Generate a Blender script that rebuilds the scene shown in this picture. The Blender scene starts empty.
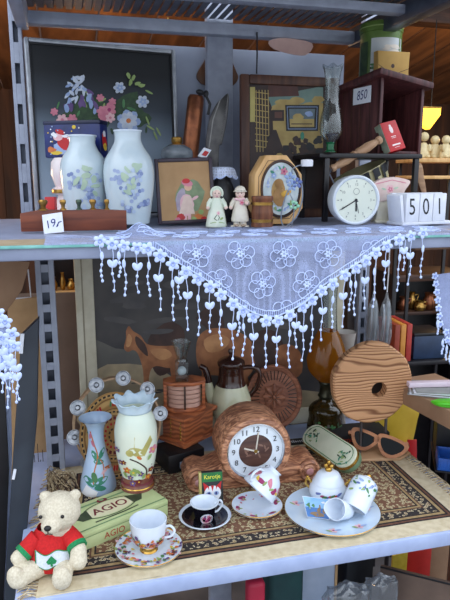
import bpy, bmesh, math, random
from mathutils import Vector, Matrix
rnd = random.Random(7)
R = math.radians
V = Vector
scene = bpy.context.scene
COL = scene.collection
PI = math.pi

# ------------------------------------------------------------------ camera
CAM = V((0, 0, 1.64)); YAW = R(14.5); PITCH = R(11.5); FPX = 600.0
CR = V((math.cos(YAW), -math.sin(YAW), 0))
CH = V((math.sin(YAW), math.cos(YAW), 0))
CF = CH * math.cos(PITCH) - V((0, 0, 1)) * math.sin(PITCH)
CU = CH * math.sin(PITCH) + V((0, 0, 1)) * math.cos(PITCH)
cd = bpy.data.cameras.new('camera'); cam = bpy.data.objects.new('camera', cd); COL.objects.link(cam)
cd.sensor_fit = 'VERTICAL'; cd.sensor_height = 36; cd.lens = 36 * FPX / 600.0
cd.clip_start = 0.02
cam.matrix_world = Matrix((
    (CR.x, CU.x, -CF.x, CAM.x), (CR.y, CU.y, -CF.y, CAM.y), (CR.z, CU.z, -CF.z, CAM.z), (0, 0, 0, 1)))
scene.camera = cam
scene.view_settings.view_transform = 'Standard'
scene.view_settings.look = 'None'
scene.view_settings.gamma = 1.0
scene.view_settings.use_curve_mapping = False
scene.view_settings.exposure = 0.0

def ray(px, py):
    return CR * ((px - 225) / FPX) + CU * ((300 - py) / FPX) + CF
def g(px, py, z):                       # point of a level surface seen at a pixel
    d = ray(px, py); return CAM + d * ((z - CAM.z) / d.z)
def q(px, py, Y):                       # point of an upright plane seen at a pixel
    d = ray(px, py); return CAM + d * ((Y - CAM.y) / d.y)
def proj(w):
    d = V(w) - CAM; t = d.dot(CF)
    return 225 + FPX * d.dot(CR) / t, 300 - FPX * d.dot(CU) / t, FPX / t
def h(px, Y, z):                        # point at depth Y and height z standing in a pixel column
    a = (px - 225) / FPX
    # (d.CR) = a (d.CF), d = (x, Y, z-cz)
    dy, dz = Y - CAM.y, z - CAM.z
    x = (a * (dy * CF.y + dz * CF.z) - dy * CR.y) / (CR.x - a * CF.x)
    return V((x, Y, z))

# --------------------------------------------------------------- materials
def lin(c):
    out = []
    for v in c[:3]:
        v = v / 255.0
        out.append(v / 12.92 if v <= 0.04045 else ((v + 0.055) / 1.055) ** 2.4)
    return (*out, 1)
MATS = {}
def _new(name):
    m = bpy.data.materials.new(name); m.use_nodes = True
    nt = m.node_tree; b = nt.nodes['Principled BSDF']
    MATS[name] = m
    return m, nt, b
def _coords(nt, scale):
    tc = nt.nodes.new('ShaderNodeTexCoord'); mp = nt.nodes.new('ShaderNodeMapping')
    nt.links.new(tc.outputs['Object'], mp.inputs['Vector'])
    mp.inputs['Scale'].default_value = scale
    return mp.outputs['Vector']
def _ramp(nt, fac, stops):
    r = nt.nodes.new('ShaderNodeValToRGB')
    e = r.color_ramp.elements
    while len(e) < len(stops): e.new(0.5)
    for i, (p, c) in enumerate(stops):
        e[i].position = p; e[i].color = lin(c)
    nt.links.new(fac, r.inputs['Fac'])
    return r.outputs['Color']
def _bump(nt, b, fac, strength, dist=0.002):
    bp = nt.nodes.new('ShaderNodeBump'); bp.inputs['Strength'].default_value = strength
    bp.inputs['Distance'].default_value = dist
    nt.links.new(fac, bp.inputs['Height']); nt.links.new(bp.outputs['Normal'], b.inputs['Normal'])
def pm(name, c, c2=None, sc=40, rough=0.5, metal=0.0, bump=0.0, spec=0.5, det=3, lo=0.35, hi=0.65, stretch=(1, 1, 1)):
    if name in MATS: return MATS[name]
    m, nt, b = _new(name)
    if c2 is None: c2 = tuple(v * 0.9 for v in c)
    n = nt.nodes.new('ShaderNodeTexNoise'); n.inputs['Scale'].default_value = sc; n.inputs['Detail'].default_value = det
    nt.links.new(_coords(nt, stretch), n.inputs['Vector'])
    nt.links.new(_ramp(nt, n.outputs['Fac'], [(lo, c), (hi, c2)]), b.inputs['Base Color'])
    b.inputs['Roughness'].default_value = rough; b.inputs['Metallic'].default_value = metal
    b.inputs['Specular IOR Level'].default_value = spec
    if bump: _bump(nt, b, n.outputs['Fac'], bump)
    return m
def wood(name, c, c2, sc=30, dist=4, rough=0.5, stretch=(1, 1, 1), det=3, bump=0.15, dscale=1.0, bands='Z', lo=0.2, hi=0.8, spec=0.4):
    if name in MATS: return MATS[name]
    m, nt, b = _new(name)
    w = nt.nodes.new('ShaderNodeTexWave'); w.bands_direction = bands
    w.inputs['Scale'].default_value = sc; w.inputs['Distortion'].default_value = dist
    w.inputs['Detail'].default_value = det; w.inputs['Detail Scale'].default_value = dscale
    nt.links.new(_coords(nt, stretch), w.inputs['Vector'])
    nt.links.new(_ramp(nt, w.outputs['Fac'], [(lo, c2), (hi, c)]), b.inputs['Base Color'])
    b.inputs['Roughness'].default_value = rough; b.inputs['Specular IOR Level'].default_value = spec
    if bump: _bump(nt, b, w.outputs['Fac'], bump)
    return m
def grain(name, c, c2, sc=60, axis='Z', rough=0.45, bump=0.1, dist=0.5, lo=0.36, hi=0.64, spec=0.4, thin=0.10):
    """wood whose fibres run along one axis"""
    if name in MATS: return MATS[name]
    m, nt, b = _new(name)
    st = [1, 1, 1]; st['XYZ'.index(axis)] = thin
    n = nt.nodes.new('ShaderNodeTexNoise'); n.inputs['Scale'].default_value = sc; n.inputs['Detail'].default_value = 6; n.inputs['Distortion'].default_value = dist
    nt.links.new(_coords(nt, tuple(st)), n.inputs['Vector'])
    nt.links.new(_ramp(nt, n.outputs['Fac'], [(lo, c2), ((lo + hi) / 2, tuple((x + y) / 2 for x, y in zip(c, c2))), (hi, c)]), b.inputs['Base Color'])
    b.inputs['Roughness'].default_value = rough; b.inputs['Specular IOR Level'].default_value = spec
    if bump: _bump(nt, b, n.outputs['Fac'], bump)
    return m
def glass(name, tint=(255, 255, 255), gloss=0.18, rough=0.04, body=0.0):
    if name in MATS: return MATS[name]
    m, nt, b = _new(name)
    nt.nodes.remove(b)
    out = nt.nodes['Material Output']
    tr = nt.nodes.new('ShaderNodeBsdfTransparent'); gl = nt.nodes.new('ShaderNodeBsdfGlossy')
    n = nt.nodes.new('ShaderNodeTexNoise'); n.inputs['Scale'].default_value = 25
    nt.links.new(_coords(nt, (1, 1, 1)), n.inputs['Vector'])
    t2 = tuple(v * 0.93 for v in tint)
    nt.links.new(_ramp(nt, n.outputs['Fac'], [(0.3, tint), (0.7, t2)]), tr.inputs['Color'])
    gl.inputs['Roughness'].default_value = rough
    lw = nt.nodes.new('ShaderNodeLayerWeight'); lw.inputs['Blend'].default_value = 0.35
    mr = nt.nodes.new('ShaderNodeMapRange'); mr.inputs['To Min'].default_value = gloss * 0.35; mr.inputs['To Max'].default_value = min(1, gloss * 3)
    nt.links.new(lw.outputs['Facing'], mr.inputs['Value'])
    mx = nt.nodes.new('ShaderNodeMixShader')
    nt.links.new(mr.outputs['Result'], mx.inputs['Fac'])
    nt.links.new(tr.outputs[0], mx.inputs[1]); nt.links.new(gl.outputs[0], mx.inputs[2])
    last = mx
    if body:
        df = nt.nodes.new('ShaderNodeBsdfDiffuse'); tl = nt.nodes.new('ShaderNodeBsdfTranslucent')
        for q_ in (df, tl): q_.inputs['Color'].default_value = lin(tint)
        m1 = nt.nodes.new('ShaderNodeMixShader'); m1.inputs['Fac'].default_value = .5
        nt.links.new(df.outputs[0], m1.inputs[1]); nt.links.new(tl.outputs[0], m1.inputs[2])
        m2 = nt.nodes.new('ShaderNodeMixShader'); m2.inputs['Fac'].default_value = body
        nt.links.new(mx.outputs[0], m2.inputs[1]); nt.links.new(m1.outputs[0], m2.inputs[2]); last = m2
    nt.links.new(last.outputs[0], out.inputs['Surface'])
    return m
def glow(name, c, s):
    if name in MATS: return MATS[name]
    m, nt, b = _new(name)
    n = nt.nodes.new('ShaderNodeTexNoise'); n.inputs['Scale'].default_value = 8
    nt.links.new(_coords(nt, (1, 1, 1)), n.inputs['Vector'])
    col = _ramp(nt, n.outputs['Fac'], [(0.3, c), (0.7, tuple(v * 0.92 for v in c))])
    nt.links.new(col, b.inputs['Emission Color']); b.inputs['Emission Strength'].default_value = s
    nt.links.new(col, b.inputs['Base Color'])
    return m
def net(name, c, cover, sc):
    """open-work textile: solid threads with gaps that let light through"""
    if name in MATS: return MATS[name]
    m, nt, b = _new(name)
    out = nt.nodes['Material Output']
    b.inputs['Roughness'].default_value = 0.8
    v = nt.nodes.new('ShaderNodeTexVoronoi'); v.feature = 'DISTANCE_TO_EDGE'; v.inputs['Scale'].default_value = sc
    v.inputs['Randomness'].default_value = 0.35
    nt.links.new(_coords(nt, (1, 1, 1)), v.inputs['Vector'])
    mr = nt.nodes.new('ShaderNodeMapRange')
    mr.inputs['From Min'].default_value = 0.05; mr.inputs['From Max'].default_value = 0.30
    mr.inputs['To Min'].default_value = min(1.0, cover + 0.25); mr.inputs['To Max'].default_value = max(0.0, cover - 0.25)
    nt.links.new(v.outputs['Distance'], mr.inputs['Value'])
    n = nt.nodes.new('ShaderNodeTexNoise'); n.inputs['Scale'].default_value = 60
    nt.links.new(_coords(nt, (1, 1, 1)), n.inputs['Vector'])
    nt.links.new(_ramp(nt, n.outputs['Fac'], [(0.3, c), (0.7, tuple(x * 0.93 for x in c))]), b.inputs['Base Color'])
    tr = nt.nodes.new('ShaderNodeBsdfTransparent'); mx = nt.nodes.new('ShaderNodeMixShader')
    nt.links.new(mr.outputs['Result'], mx.inputs['Fac'])
    nt.links.new(tr.outputs[0], mx.inputs[1]); nt.links.new(b.outputs[0], mx.inputs[2])
    nt.links.new(mx.outputs[0], out.inputs['Surface'])
    return m

# ----------------------------------------------------------- mesh builder
class B:
    def __init__(s, k=1.0):
        s.bm = bmesh.new(); s.m = []; s.k = k; s.lay = 0; s.T = None
    def mi(s, mat):
        if mat not in s.m: s.m.append(mat)
        return s.m.index(mat)
    def add(s, vs, fs, mat, M=None):
        i = s.mi(mat)
        if M is not None: vs = [M @ V(v) for v in vs]
        bv = [s.bm.verts.new(v) for v in vs]
        for f in fs:
            try:
                fc = s.bm.faces.new([bv[j] for j in f]); fc.material_index = i; fc.smooth = True
            except ValueError: pass
        return s
    def merge(s, t, mat, M=None):
        t.verts.ensure_lookup_table(); t.verts.index_update()
        vs = [v.co.copy() for v in t.verts]; fs = [[v.index for v in f.verts] for f in t.faces]
        t.free(); return s.add(vs, fs, mat, M)
    def box(s, x0, x1, y0, y1, z0, z1, mat, M=None, b=0.6, seg=2):
        t = bmesh.new(); bmesh.ops.create_cube(t, size=1)
        for v in t.verts:
            v.co = ((x0 + x1) / 2 + v.co.x * (x1 - x0), (y0 + y1) / 2 + v.co.y * (y1 - y0), (z0 + z1) / 2 + v.co.z * (z1 - z0))
        b = min(b, 0.45 * min(abs(x1 - x0), abs(y1 - y0), abs(z1 - z0)))
        if b > 0: bmesh.ops.bevel(t, geom=t.edges[:], offset=b, segments=seg, affect='EDGES', profile=0.5)
        bmesh.ops.recalc_face_normals(t, faces=t.faces[:])
        return s.merge(t, mat, M)
    def prism(s, pts, y0, y1, mat, M=None, b=0.0, seg=2):
        """outline in x,z extruded along y"""
        t = bmesh.new()
        a = [t.verts.new((p[0], y0, p[1])) for p in pts]; c = [t.verts.new((p[0], y1, p[1])) for p in pts]
        n = len(pts)
        f0 = t.faces.new(a); f1 = t.faces.new(c[::-1])
        for i in range(n): t.faces.new((a[i], c[i], c[(i + 1) % n], a[(i + 1) % n]))
        bmesh.ops.recalc_face_normals(t, faces=t.faces[:])
        if b > 0:
            ed = [e for e in t.edges if (e.verts[0].co.y == e.verts[1].co.y)]
            bmesh.ops.bevel(t, geom=ed, offset=b, segments=seg, affect='EDGES', profile=0.5)
        return s.merge(t, mat, M)
    def slab(s, pts, z0, z1, mat, M=None, b=0.0):
        """outline in x,y extruded along z"""
        t = bmesh.new()
        a = [t.verts.new((p[0], p[1], z0)) for p in pts]; c = [t.verts.new((p[0], p[1], z1)) for p in pts]
        n = len(pts)
        t.faces.new(a); t.faces.new(c[::-1])
        for i in range(n): t.faces.new((a[i], c[i], c[(i + 1) % n], a[(i + 1) % n]))
        bmesh.ops.recalc_face_normals(t, faces=t.faces[:])
        if b > 0:
            ed = [e for e in t.edges if (e.verts[0].co.z == e.verts[1].co.z)]
            bmesh.ops.bevel(t, geom=ed, offset=b, segments=2, affect='EDGES', profile=0.5)
        return s.merge(t, mat, M)
    def lathe(s, prof, mat, seg=36, M=None, sx=1, sy=1, wav=None):
        """prof: (radius, height) from one end to the other; wav(theta, i) -> radius factor, dz"""
        t = bmesh.new(); rings = []
        for i, (r, z) in enumerate(prof):
            if r < 1e-6: rings.append([t.verts.new((0, 0, z))]); continue
            ring = []
            for j in range(seg):
                a = 2 * PI * j / seg; rr = r; dz = 0
                if wav: f_, dz = wav(a, i); rr = r * f_
                ring.append(t.verts.new((rr * sx * math.sin(a), -rr * sy * math.cos(a), z + dz)))
            rings.append(ring)
        for a, b in zip(rings, rings[1:]):
            if len(a) == 1 and len(b) == 1: continue
            for j in range(seg):
                j2 = (j + 1) % seg
                if len(a) == 1: t.faces.new((a[0], b[j2], b[j]))
                elif len(b) == 1: t.faces.new((a[j], a[j2], b[0]))
                else: t.faces.new((a[j], a[j2], b[j2], b[j]))
        bmesh.ops.recalc_face_normals(t, faces=t.faces[:])
        return s.merge(t, mat, M)
    def tube(s, pts, r, mat, seg=8, M=None, closed=False):
        pts = [V(p) for p in pts]; n = len(pts); rs = r if isinstance(r, (list, tuple)) else [r] * n
        vs = []; fs = []; up = None
        for i, p in enumerate(pts):
            if closed: d = pts[(i + 1) % n] - pts[i - 1]
            else: d = pts[min(i + 1, n - 1)] - pts[max(i - 1, 0)]
            if d.length < 1e-9: d = V((0, 0, 1))
            d.normalize()
            if up is None: up = V((0, 0, 1)) if abs(d.z) < 0.9 else V((0, 1, 0))
            a = d.cross(up)
            if a.length < 1e-5: a = d.cross(V((1, 0, 0)))
            a.normalize(); up = a.cross(d).normalized()
            for j in range(seg):
                t = 2 * PI * j / seg; vs.append(p + (a * math.cos(t) + up * math.sin(t)) * rs[i])
        m = n if closed else n - 1
        for i in range(m):
            i2 = (i + 1) % n
            for j in range(seg):
                j2 = (j + 1) % seg
                fs.append((i * seg + j, i * seg + j2, i2 * seg + j2, i2 * seg + j))
        if not closed:
            fs.append(tuple(range(seg))[::-1]); fs.append(tuple((n - 1) * seg + j for j in range(seg)))
        return s.add(vs, fs, mat, M)
    def ball(s, c, r, mat, M=None, seg=16, rot=None):
        if not isinstance(r, (list, tuple)): r = (r, r, r)
        t = bmesh.new(); bmesh.ops.create_uvsphere(t, u_segments=seg, v_segments=max(6, seg * 2 // 3), radius=1)
        m = Matrix.Translation(V(c)) @ (rot.to_4x4() if rot is not None else Matrix.Identity(4)) @ Matrix.Diagonal((*r, 1))
        for v in t.verts: v.co = m @ v.co
        return s.merge(t, mat, M)
    # painted decoration that belongs to a part's surface; f(u, v, e) maps onto that surface
    def e(s):
        s.lay += 1; return s.eps0 + s.lay * s.epsd
    eps0 = 0.12; epsd = 0.012
    def poly(s, f, pts, mat, M=None):
        e = s.e(); vs = [f(p[0], p[1], e) for p in pts]
        return s.add(vs, [tuple(range(len(vs)))], mat, M)
    def blob(s, f, cx, cy, rx, ry, rot, mat, n=12, jit=0.0, M=None):
        c, d = math.cos(R(rot)), math.sin(R(rot)); pts = []
        for i in range(n):
            a = 2 * PI * i / n; k = 1 + rnd.uniform(-jit, jit)
            x, y = rx * k * math.cos(a), ry * k * math.sin(a)
            pts.append((cx + x * c - y * d, cy + x * d + y * c))
        e = s.e(); vs = [f(cx, cy, e)] + [f(p[0], p[1], e) for p in pts]
        return s.add(vs, [(0, i + 1, (i + 1) % n + 1) for i in range(n)], mat, M)
    def patch(s, f, pts4, mat, n=8, M=None):
        """four-cornered decoration that follows a curved surface"""
        e = s.e(); a, b_, c, d = pts4; vs = []
        for j in range(n + 1):
            for i in range(n + 1):
                u, v = i / n, j / n
                vs.append(f((a[0] * (1 - u) + b_[0] * u) * (1 - v) + (d[0] * (1 - u) + c[0] * u) * v, (a[1] * (1 - u) + b_[1] * u) * (1 - v) + (d[1] * (1 - u) + c[1] * u) * v, e))
        N = n + 1
        return s.add(vs, [(j * N + i, j * N + i + 1, (j + 1) * N + i + 1, (j + 1) * N + i) for j in range(n) for i in range(n)], mat, M)
    def flower(s, f, cx, cy, r, mp, mc, n=5, rot=0, M=None):
        for i in range(n):
            a = R(rot) + 2 * PI * i / n
            s.blob(f, cx + r * .58 * math.cos(a), cy + r * .58 * math.sin(a), r * .46, r * .36, math.degrees(a), mp, 8, M=M)
        return s.blob(f, cx, cy, r * .28, r * .28, 0, mc, 8, M=M)
    def line(s, f, pts, w, mat, closed=False, M=None):
        e = s.e(); n = len(pts); vs = []; fs = []
        for i, p in enumerate(pts):
            a = pts[(i - 1) % n] if closed else pts[max(i - 1, 0)]; b = pts[(i + 1) % n] if closed else pts[min(i + 1, n - 1)]
            dx, dy = b[0] - a[0], b[1] - a[1]; l = math.hypot(dx, dy) or 1
            nx, ny = -dy / l * w / 2, dx / l * w / 2
            vs += [f(p[0] + nx, p[1] + ny, e), f(p[0] - nx, p[1] - ny, e)]
        m = n if closed else n - 1
        for i in range(m):
            j = (i + 1) % n; fs.append((2 * i, 2 * i + 1, 2 * j + 1, 2 * j))
        return s.add(vs, fs, mat, M)
    def text(s, txt, x, z, size, y, mat, M=None, rot=0, depth=0.0, f=None, cen=True, sx=1.0, ital=0.0):
        cu = bpy.data.curves.new('lettering', 'FONT'); cu.body = txt; cu.size = size
        cu.align_x = 'CENTER' if cen else 'LEFT'; cu.align_y = 'CENTER'; cu.shear = ital; cu.resolution_u = 3
        ob = bpy.data.objects.new('lettering', cu)
        COL.objects.link(ob)
        dg = bpy.context.evaluated_depsgraph_get(); dg.update()
        me = bpy.data.meshes.new_from_object(ob.evaluated_get(dg))
        bpy.data.objects.remove(ob); bpy.data.curves.remove(cu)
        e = s.e(); c, d = math.cos(R(rot)), math.sin(R(rot)); vs = []
        for v in me.vertices:
            a, b_ = v.co.x * sx, v.co.y
            u, w = x + a * c - b_ * d, z + a * d + b_ * c
            vs.append(f(u, w, e) if f else V((u, y - e, w)))
        fs = [tuple(p.vertices) for p in me.polygons]
        bpy.data.meshes.remove(me)
        return s.add(vs, fs, mat, M)
    def mesh(s, name, ang=38):
        me = bpy.data.meshes.new(name)
        for v in s.bm.verts: v.co *= s.k
        s.bm.to_mesh(me); s.bm.free()
        for m in s.m: me.materials.append(m)
        me.set_sharp_from_angle(angle=R(ang))
        return me

def pl(y=0):
    return lambda u, v, e: V((u, y - e, v))
def interp(prof, z):
    ps = sorted(((b, a) for a, b in prof))
    if z <= ps[0][0]: return ps[0][1]
    for (z0, r0), (z1, r1) in zip(ps, ps[1:]):
        if z <= z1: return r0 + (r1 - r0) * (z - z0) / ((z1 - z0) or 1)
    return ps[-1][1]
def lm(prof):                           # decoration on the front of a turned body
    def f(u, v, e):
        r = interp(prof, v) + e; u = max(-.985 * r, min(.985 * r, u))
        return V((u, -math.sqrt(max(0, r * r - u * u)), v))
    return f
def tp(prof):                           # decoration on the upper face of a dish
    pr = [(z, r) for r, z in prof]
    def f(u, v, e):
        return V((u, v, interp([(z, r) for r, z in prof], math.hypot(u, v)) + e)) if False else V((u, v, interp(pr, math.hypot(u, v)) + e))
    return f
def sm(pts, n=6, closed=False):         # Catmull-Rom through points (any dimension)
    out = []; L = len(pts)
    rng = range(L) if closed else range(L - 1)
    for i in rng:
        p0 = pts[(i - 1) % L] if closed else pts[max(i - 1, 0)]; p1 = pts[i]; p2 = pts[(i + 1) % L]
        p3 = pts[(i + 2) % L] if closed else pts[min(i + 2, L - 1)]
        for j in range(n):
            t = j / n
            out.append(tuple(0.5 * (2 * b + (c - a) * t + (2 * a - 5 * b + 4 * c - d) * t * t + (3 * b - a - 3 * c + d) * t ** 3)
                             for a, b, c, d in zip(p0, p1, p2, p3)))
    if not closed: out.append(tuple(pts[-1]))
    return out

# ------------------------------------------------------------- scene graph
class T:
    """a thing: an Empty (or one mesh) at its base; local x right, y away, z up, drawn in units of k metres"""
    def __init__(s, name, label, cat, loc, rz=None, lean=0, roll=0, group=None, k=None, struct=False):
        s.name, s.label, s.cat, s.group, s.struct = name, label, cat, group, struct
        s.loc = V(loc)
        s.px0, s.py0, sc = proj(s.loc)
        s.k = k if k else 1.0 / sc
        if rz is None: rz = -math.degrees(math.atan2(s.loc.x - CAM.x, s.loc.y - CAM.y))
        from mathutils import Euler
        s.rot = Euler((R(-lean), R(roll), R(rz)), 'XYZ')
        s.W = Matrix.Translation(s.loc) @ s.rot.to_matrix().to_4x4(); s.I = s.W.inverted()
        s.o = None
    def b(s): return B(s.k)
    def pt(s, px, py, y=0.0):           # local x,z where the line of sight of a pixel meets the local plane y
        o = s.I @ CAM; d = s.I.to_3x3() @ ray(px, py)
        t = (y * s.k - o.y) / d.y; p = o + d * t
        return (p.x / s.k, p.z / s.k)
    def P(s, pts, y=0.0): return [s.pt(*p, y) for p in pts]
    def prof(s, pts, px=None): return [(a, s.pt(px or s.px0, b)[1]) for a, b in pts]
    def _tag(s, o):
        if s.struct: o['kind'] = 'structure'
        if s.label: o['label'] = s.label
        if s.cat: o['category'] = s.cat
        if s.group: o['group'] = s.group
    def root(s):
        if s.o is None:
            s.o = bpy.data.objects.new(s.name, None); COL.objects.link(s.o)
            s.o.location = s.loc; s.o.rotation_euler = s.rot; s.o.empty_display_size = 0.02; s._tag(s.o)
        return s.o
    def part(s, name, b, parent=None, label=None, stuff=False, ang=38):
        o = bpy.data.objects.new(name, b.mesh(name, ang)); COL.objects.link(o)
        o.parent = parent or s.root()
        if label: o['label'] = label
        if stuff: o['kind'] = 'stuff'
        return o
    def solo(s, b, ang=38):
        s.o = bpy.data.objects.new(s.name, b.mesh(s.name, ang)); COL.objects.link(s.o)
        s.o.location = s.loc; s.o.rotation_euler = s.rot; s._tag(s.o)
        return s.o
def struct(name, b, **kw):
    o = bpy.data.objects.new(name, b.mesh(name)); COL.objects.link(o); o['kind'] = 'structure'; return o
def rename(o, n): o.name = n; return o
def MT(x=0, y=0, z=0): return Matrix.Translation((x, y, z))
def RX(a): return Matrix.Rotation(R(a), 4, 'X')
def RY(a): return Matrix.Rotation(R(a), 4, 'Y')
def RZ(a): return Matrix.Rotation(R(a), 4, 'Z')

ZL = 0.85        # top of the lower shelf
ZU = 1.527       # top of the upper shelf
ZC = ZU + 0.004  # top of the cloth lying on it
ZR = ZL + 0.004  # top of the rug
# --------------------------------------------------------------- materials
steel = pm('painted_steel', (160, 166, 182), (146, 152, 168), 30, 0.45, 0.1, 0.05)
shelfsteel = pm('shelf_steel', (176, 190, 224), (164, 178, 214), 25, 0.4, 0.1, 0.04)
panelsteel = pm('back_panel_steel', (158, 166, 184), (142, 150, 168), 8, 0.5, 0.1, 0.03)
darksteel = pm('deck_steel', (96, 102, 116), (78, 84, 98), 20, 0.4, 0.5)
black = pm('black_plastic', (22, 22, 26), (14, 14, 18), 30, 0.45)
blackw = pm('black_wood', (30, 26, 30), (18, 16, 20), 40, 0.35, 0, 0.05)
white = pm('white_paint', (232, 232, 236), (222, 224, 230), 30, 0.4)
paper = pm('paper', (236, 238, 246), (226, 230, 240), 50, 0.7)
porc = pm('porcelain', (226, 234, 244), (216, 226, 240), 20, 0.12, spec=0.6)
vporc = pm('vase_porcelain', (208, 220, 224), (196, 212, 220), 20, 0.12, spec=0.6)
bporc = pm('blue_white_porcelain', (206, 222, 236), (194, 212, 230), 20, 0.12, spec=0.6)
cream = pm('cream_ceramic', (226, 220, 198), (212, 204, 180), 30, 0.3)
gold = pm('gold_trim', (212, 172, 92), (180, 138, 62), 40, 0.25, 0.9)
brass = pm('brass', (190, 150, 80), (140, 104, 50), 60, 0.3, 0.9)
copper = pm('copper', (150, 92, 62), (112, 66, 46), 40, 0.35, 0.8)
chrome = pm('chrome', (220, 222, 226), (190, 194, 200), 40, 0.15, 1.0)
ink = pm('blue_ink', (30, 36, 120), (24, 28, 100), 60, 0.6)
inkblack = pm('black_ink', (24, 26, 34), (18, 20, 26), 60, 0.6)
red = pm('red_print', (196, 30, 34), (180, 24, 28), 30, 0.45)
dred = pm('dark_red_print', (120, 30, 40), (104, 24, 34), 30, 0.5)
pink = pm('pink_print', (214, 134, 150), (198, 112, 134), 50, 0.5)
lpink = pm('pale_pink_print', (232, 190, 192), (222, 172, 178), 50, 0.5)
green = pm('leaf_green', (84, 136, 84), (62, 112, 66), 50, 0.5)
lgreen = pm('light_leaf_green', (156, 178, 110), (136, 160, 92), 50, 0.5)
teal = pm('teal_leaf', (70, 150, 120), (54, 128, 104), 50, 0.5)
purple = pm('purple_print', (110, 84, 136), (92, 66, 118), 50, 0.5)
lblue = pm('light_blue_print', (158, 178, 214), (140, 162, 204), 50, 0.5)
bluep = pm('blue_print', (104, 122, 178), (88, 104, 164), 50, 0.5)
orange = pm('orange_print', (212, 124, 60), (196, 104, 46), 50, 0.5)
yellow = pm('yellow_print', (226, 196, 70), (214, 180, 54), 50, 0.5)
magenta = pm('magenta_print', (166, 46, 104), (140, 34, 86), 50, 0.5)
lacec = pm('lace_thread', (206, 220, 252), (190, 206, 246), 120, 0.8)
lacenet = net('lace_net', (182, 194, 234), 0.48, 420)
tan = pm('tan_card', (186, 148, 104), (172, 134, 92), 20, 0.7)
cardb = pm('cardboard', (158, 124, 96), (144, 110, 84), 14, 0.8)
darkcard = pm('brown_board', (104, 84, 72), (90, 72, 62), 14, 0.75)
slate = pm('dark_board', (48, 56, 66), (38, 44, 54), 10, 0.5)
wred = grain('red_brown_wood', (128, 66, 42), (92, 44, 30), 60, 'X')
wmah = grain('dark_mahogany_wood', (92, 50, 50), (60, 30, 32), 90, 'Z')
wora = wood('orange_brown_wood', (180, 104, 64), (138, 76, 48), 22, 18, 0.4, (1, 1, 1), det=2, dscale=.4, bump=.1)
wlight = grain('honey_wood', (230, 184, 124), (206, 158, 98), 40, 'Z', .4)
wdark = grain('dark_brown_wood', (82, 54, 40), (50, 32, 26), 60, 'X')
wplank = grain('roof_plank_wood', (136, 92, 60), (86, 56, 38), 9, 'Y', .7, .2)
wplankz = grain('wall_plank_wood', (92, 58, 38), (54, 34, 24), 9, 'Z', .7, .2)
wcarve = grain('carved_brown_wood', (172, 112, 84), (120, 74, 56), 50, 'X', .45, dist=1.5)
wburn = wood('scorched_grain_wood', (198, 148, 106), (124, 80, 50), 30, 42, 0.55, (.32, 1, 1), det=2, dscale=.30, bump=.4, lo=-.0, hi=.36)
wspin = grain('pale_turned_wood', (196, 158, 124), (156, 118, 90), 60, 'X')
wclock = grain('streaky_clock_wood', (216, 158, 120), (126, 80, 60), 70, 'X', .32, .25, 1.6, .38, .62, thin=.22)
rope = pm('raffia', (196, 176, 140), (128, 104, 76), 140, 0.9, 0, 0.3)
straw = wood('woven_straw', (204, 164, 104), (172, 128, 74), 120, 1, 0.7, bands='Y')
cglass = glass('clear_glass', (244, 248, 248), 0.12)
aglass = glass('amber_glass', (220, 156, 44), 0.12, body=.38)
gglass = glass('green_glass', (46, 110, 60), 0.25)
bgglass = glass('brown_green_glass', (120, 96, 40), 0.15, body=.3)
plasticwrap = glass('clear_plastic_film', (230, 236, 242), 0.2, 0.12, body=.12)

# ------------------------------------------------------------- the setting
def box_struct(name, x0, x1, y0, y1, z0, z1, mat):
    b = B(); b.box(x0, x1, y0, y1, z0, z1, mat, b=0); return struct(name, b)
concrete = pm('concrete_floor', (96, 92, 92), (72, 70, 72), 6, 0.85, 0, 0.2)
box_struct('floor', -3.0, 6.0, -1.5, 6.0, -0.06, 0.0, concrete)
def plank_wall(name, a0, a1, fix, along):
    b = B(); n = int((a1 - a0) / .22); w_ = (a1 - a0) / n
    for i in range(n):
        p0, p1 = a0 + i * w_, a0 + (i + 1) * w_ + .0005
        if along == 'x': b.box(p0, p1, fix, fix + .04, 0, 4.2, wplankz, b=.004, seg=1)
        else: b.box(fix, fix + .04, p0, p1, 0, 4.2, wplankz, b=.004, seg=1)
    return struct(name, b)
plank_wall('wall_back', -3.0, 6.0, 5.6, 'x')
plank_wall('wall_left', 1.9, 5.6, -3.0, 'y')
plank_wall('wall_right', 1.9, 5.6, 6.0, 'y')
# plank roof of the hall, rising away from the stall
b = B()
for i in range(26):
    x = -3.0 + i * 0.36
    b.box(x + .006, x + .354, 0, 4.0, 0, 0.03, wplank, Matrix.Translation((0, 1.95, 2.92)) @ RX(-8.5), b=.004, seg=1)
struct('ceiling', b)
b = B(); b.box(-3.0, 6.0, 3.3, 3.42, 2.52, 2.70, wdark, b=.01); struct('trim_1', b)

# ------------------------------------------------------------- the rack
T0 = h(60, 1.60, ZL)
rack = T('shelving_rack', 'grey metal shelving rack with slotted posts carrying all the bric-a-brac', 'shelving', (0, 1.6, 0), rz=0, k=1)
SX0, SX1, SY0, SY1 = -0.137, 0.93, 1.066, 1.80
def shelf(zt, th, x0, x1, mat=shelfsteel):
    b = B(); b.box(x0, x1, SY0, SY1, zt - th, zt, mat, b=.004)
    b.k = 1; return b
def rpart(name, b, label=None):
    for v in b.bm.verts: v.co = rack.I @ v.co
    return rack.part(name, b, label=label)
rpart('shelf', shelf(ZL, .036, SX0, SX1))
rpart('shelf', shelf(ZU, .026, -0.40, SX1, pm('upper_shelf_steel', (150, 158, 182), (138, 146, 170), 25, 0.4, 0.1, 0.04)))
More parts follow.
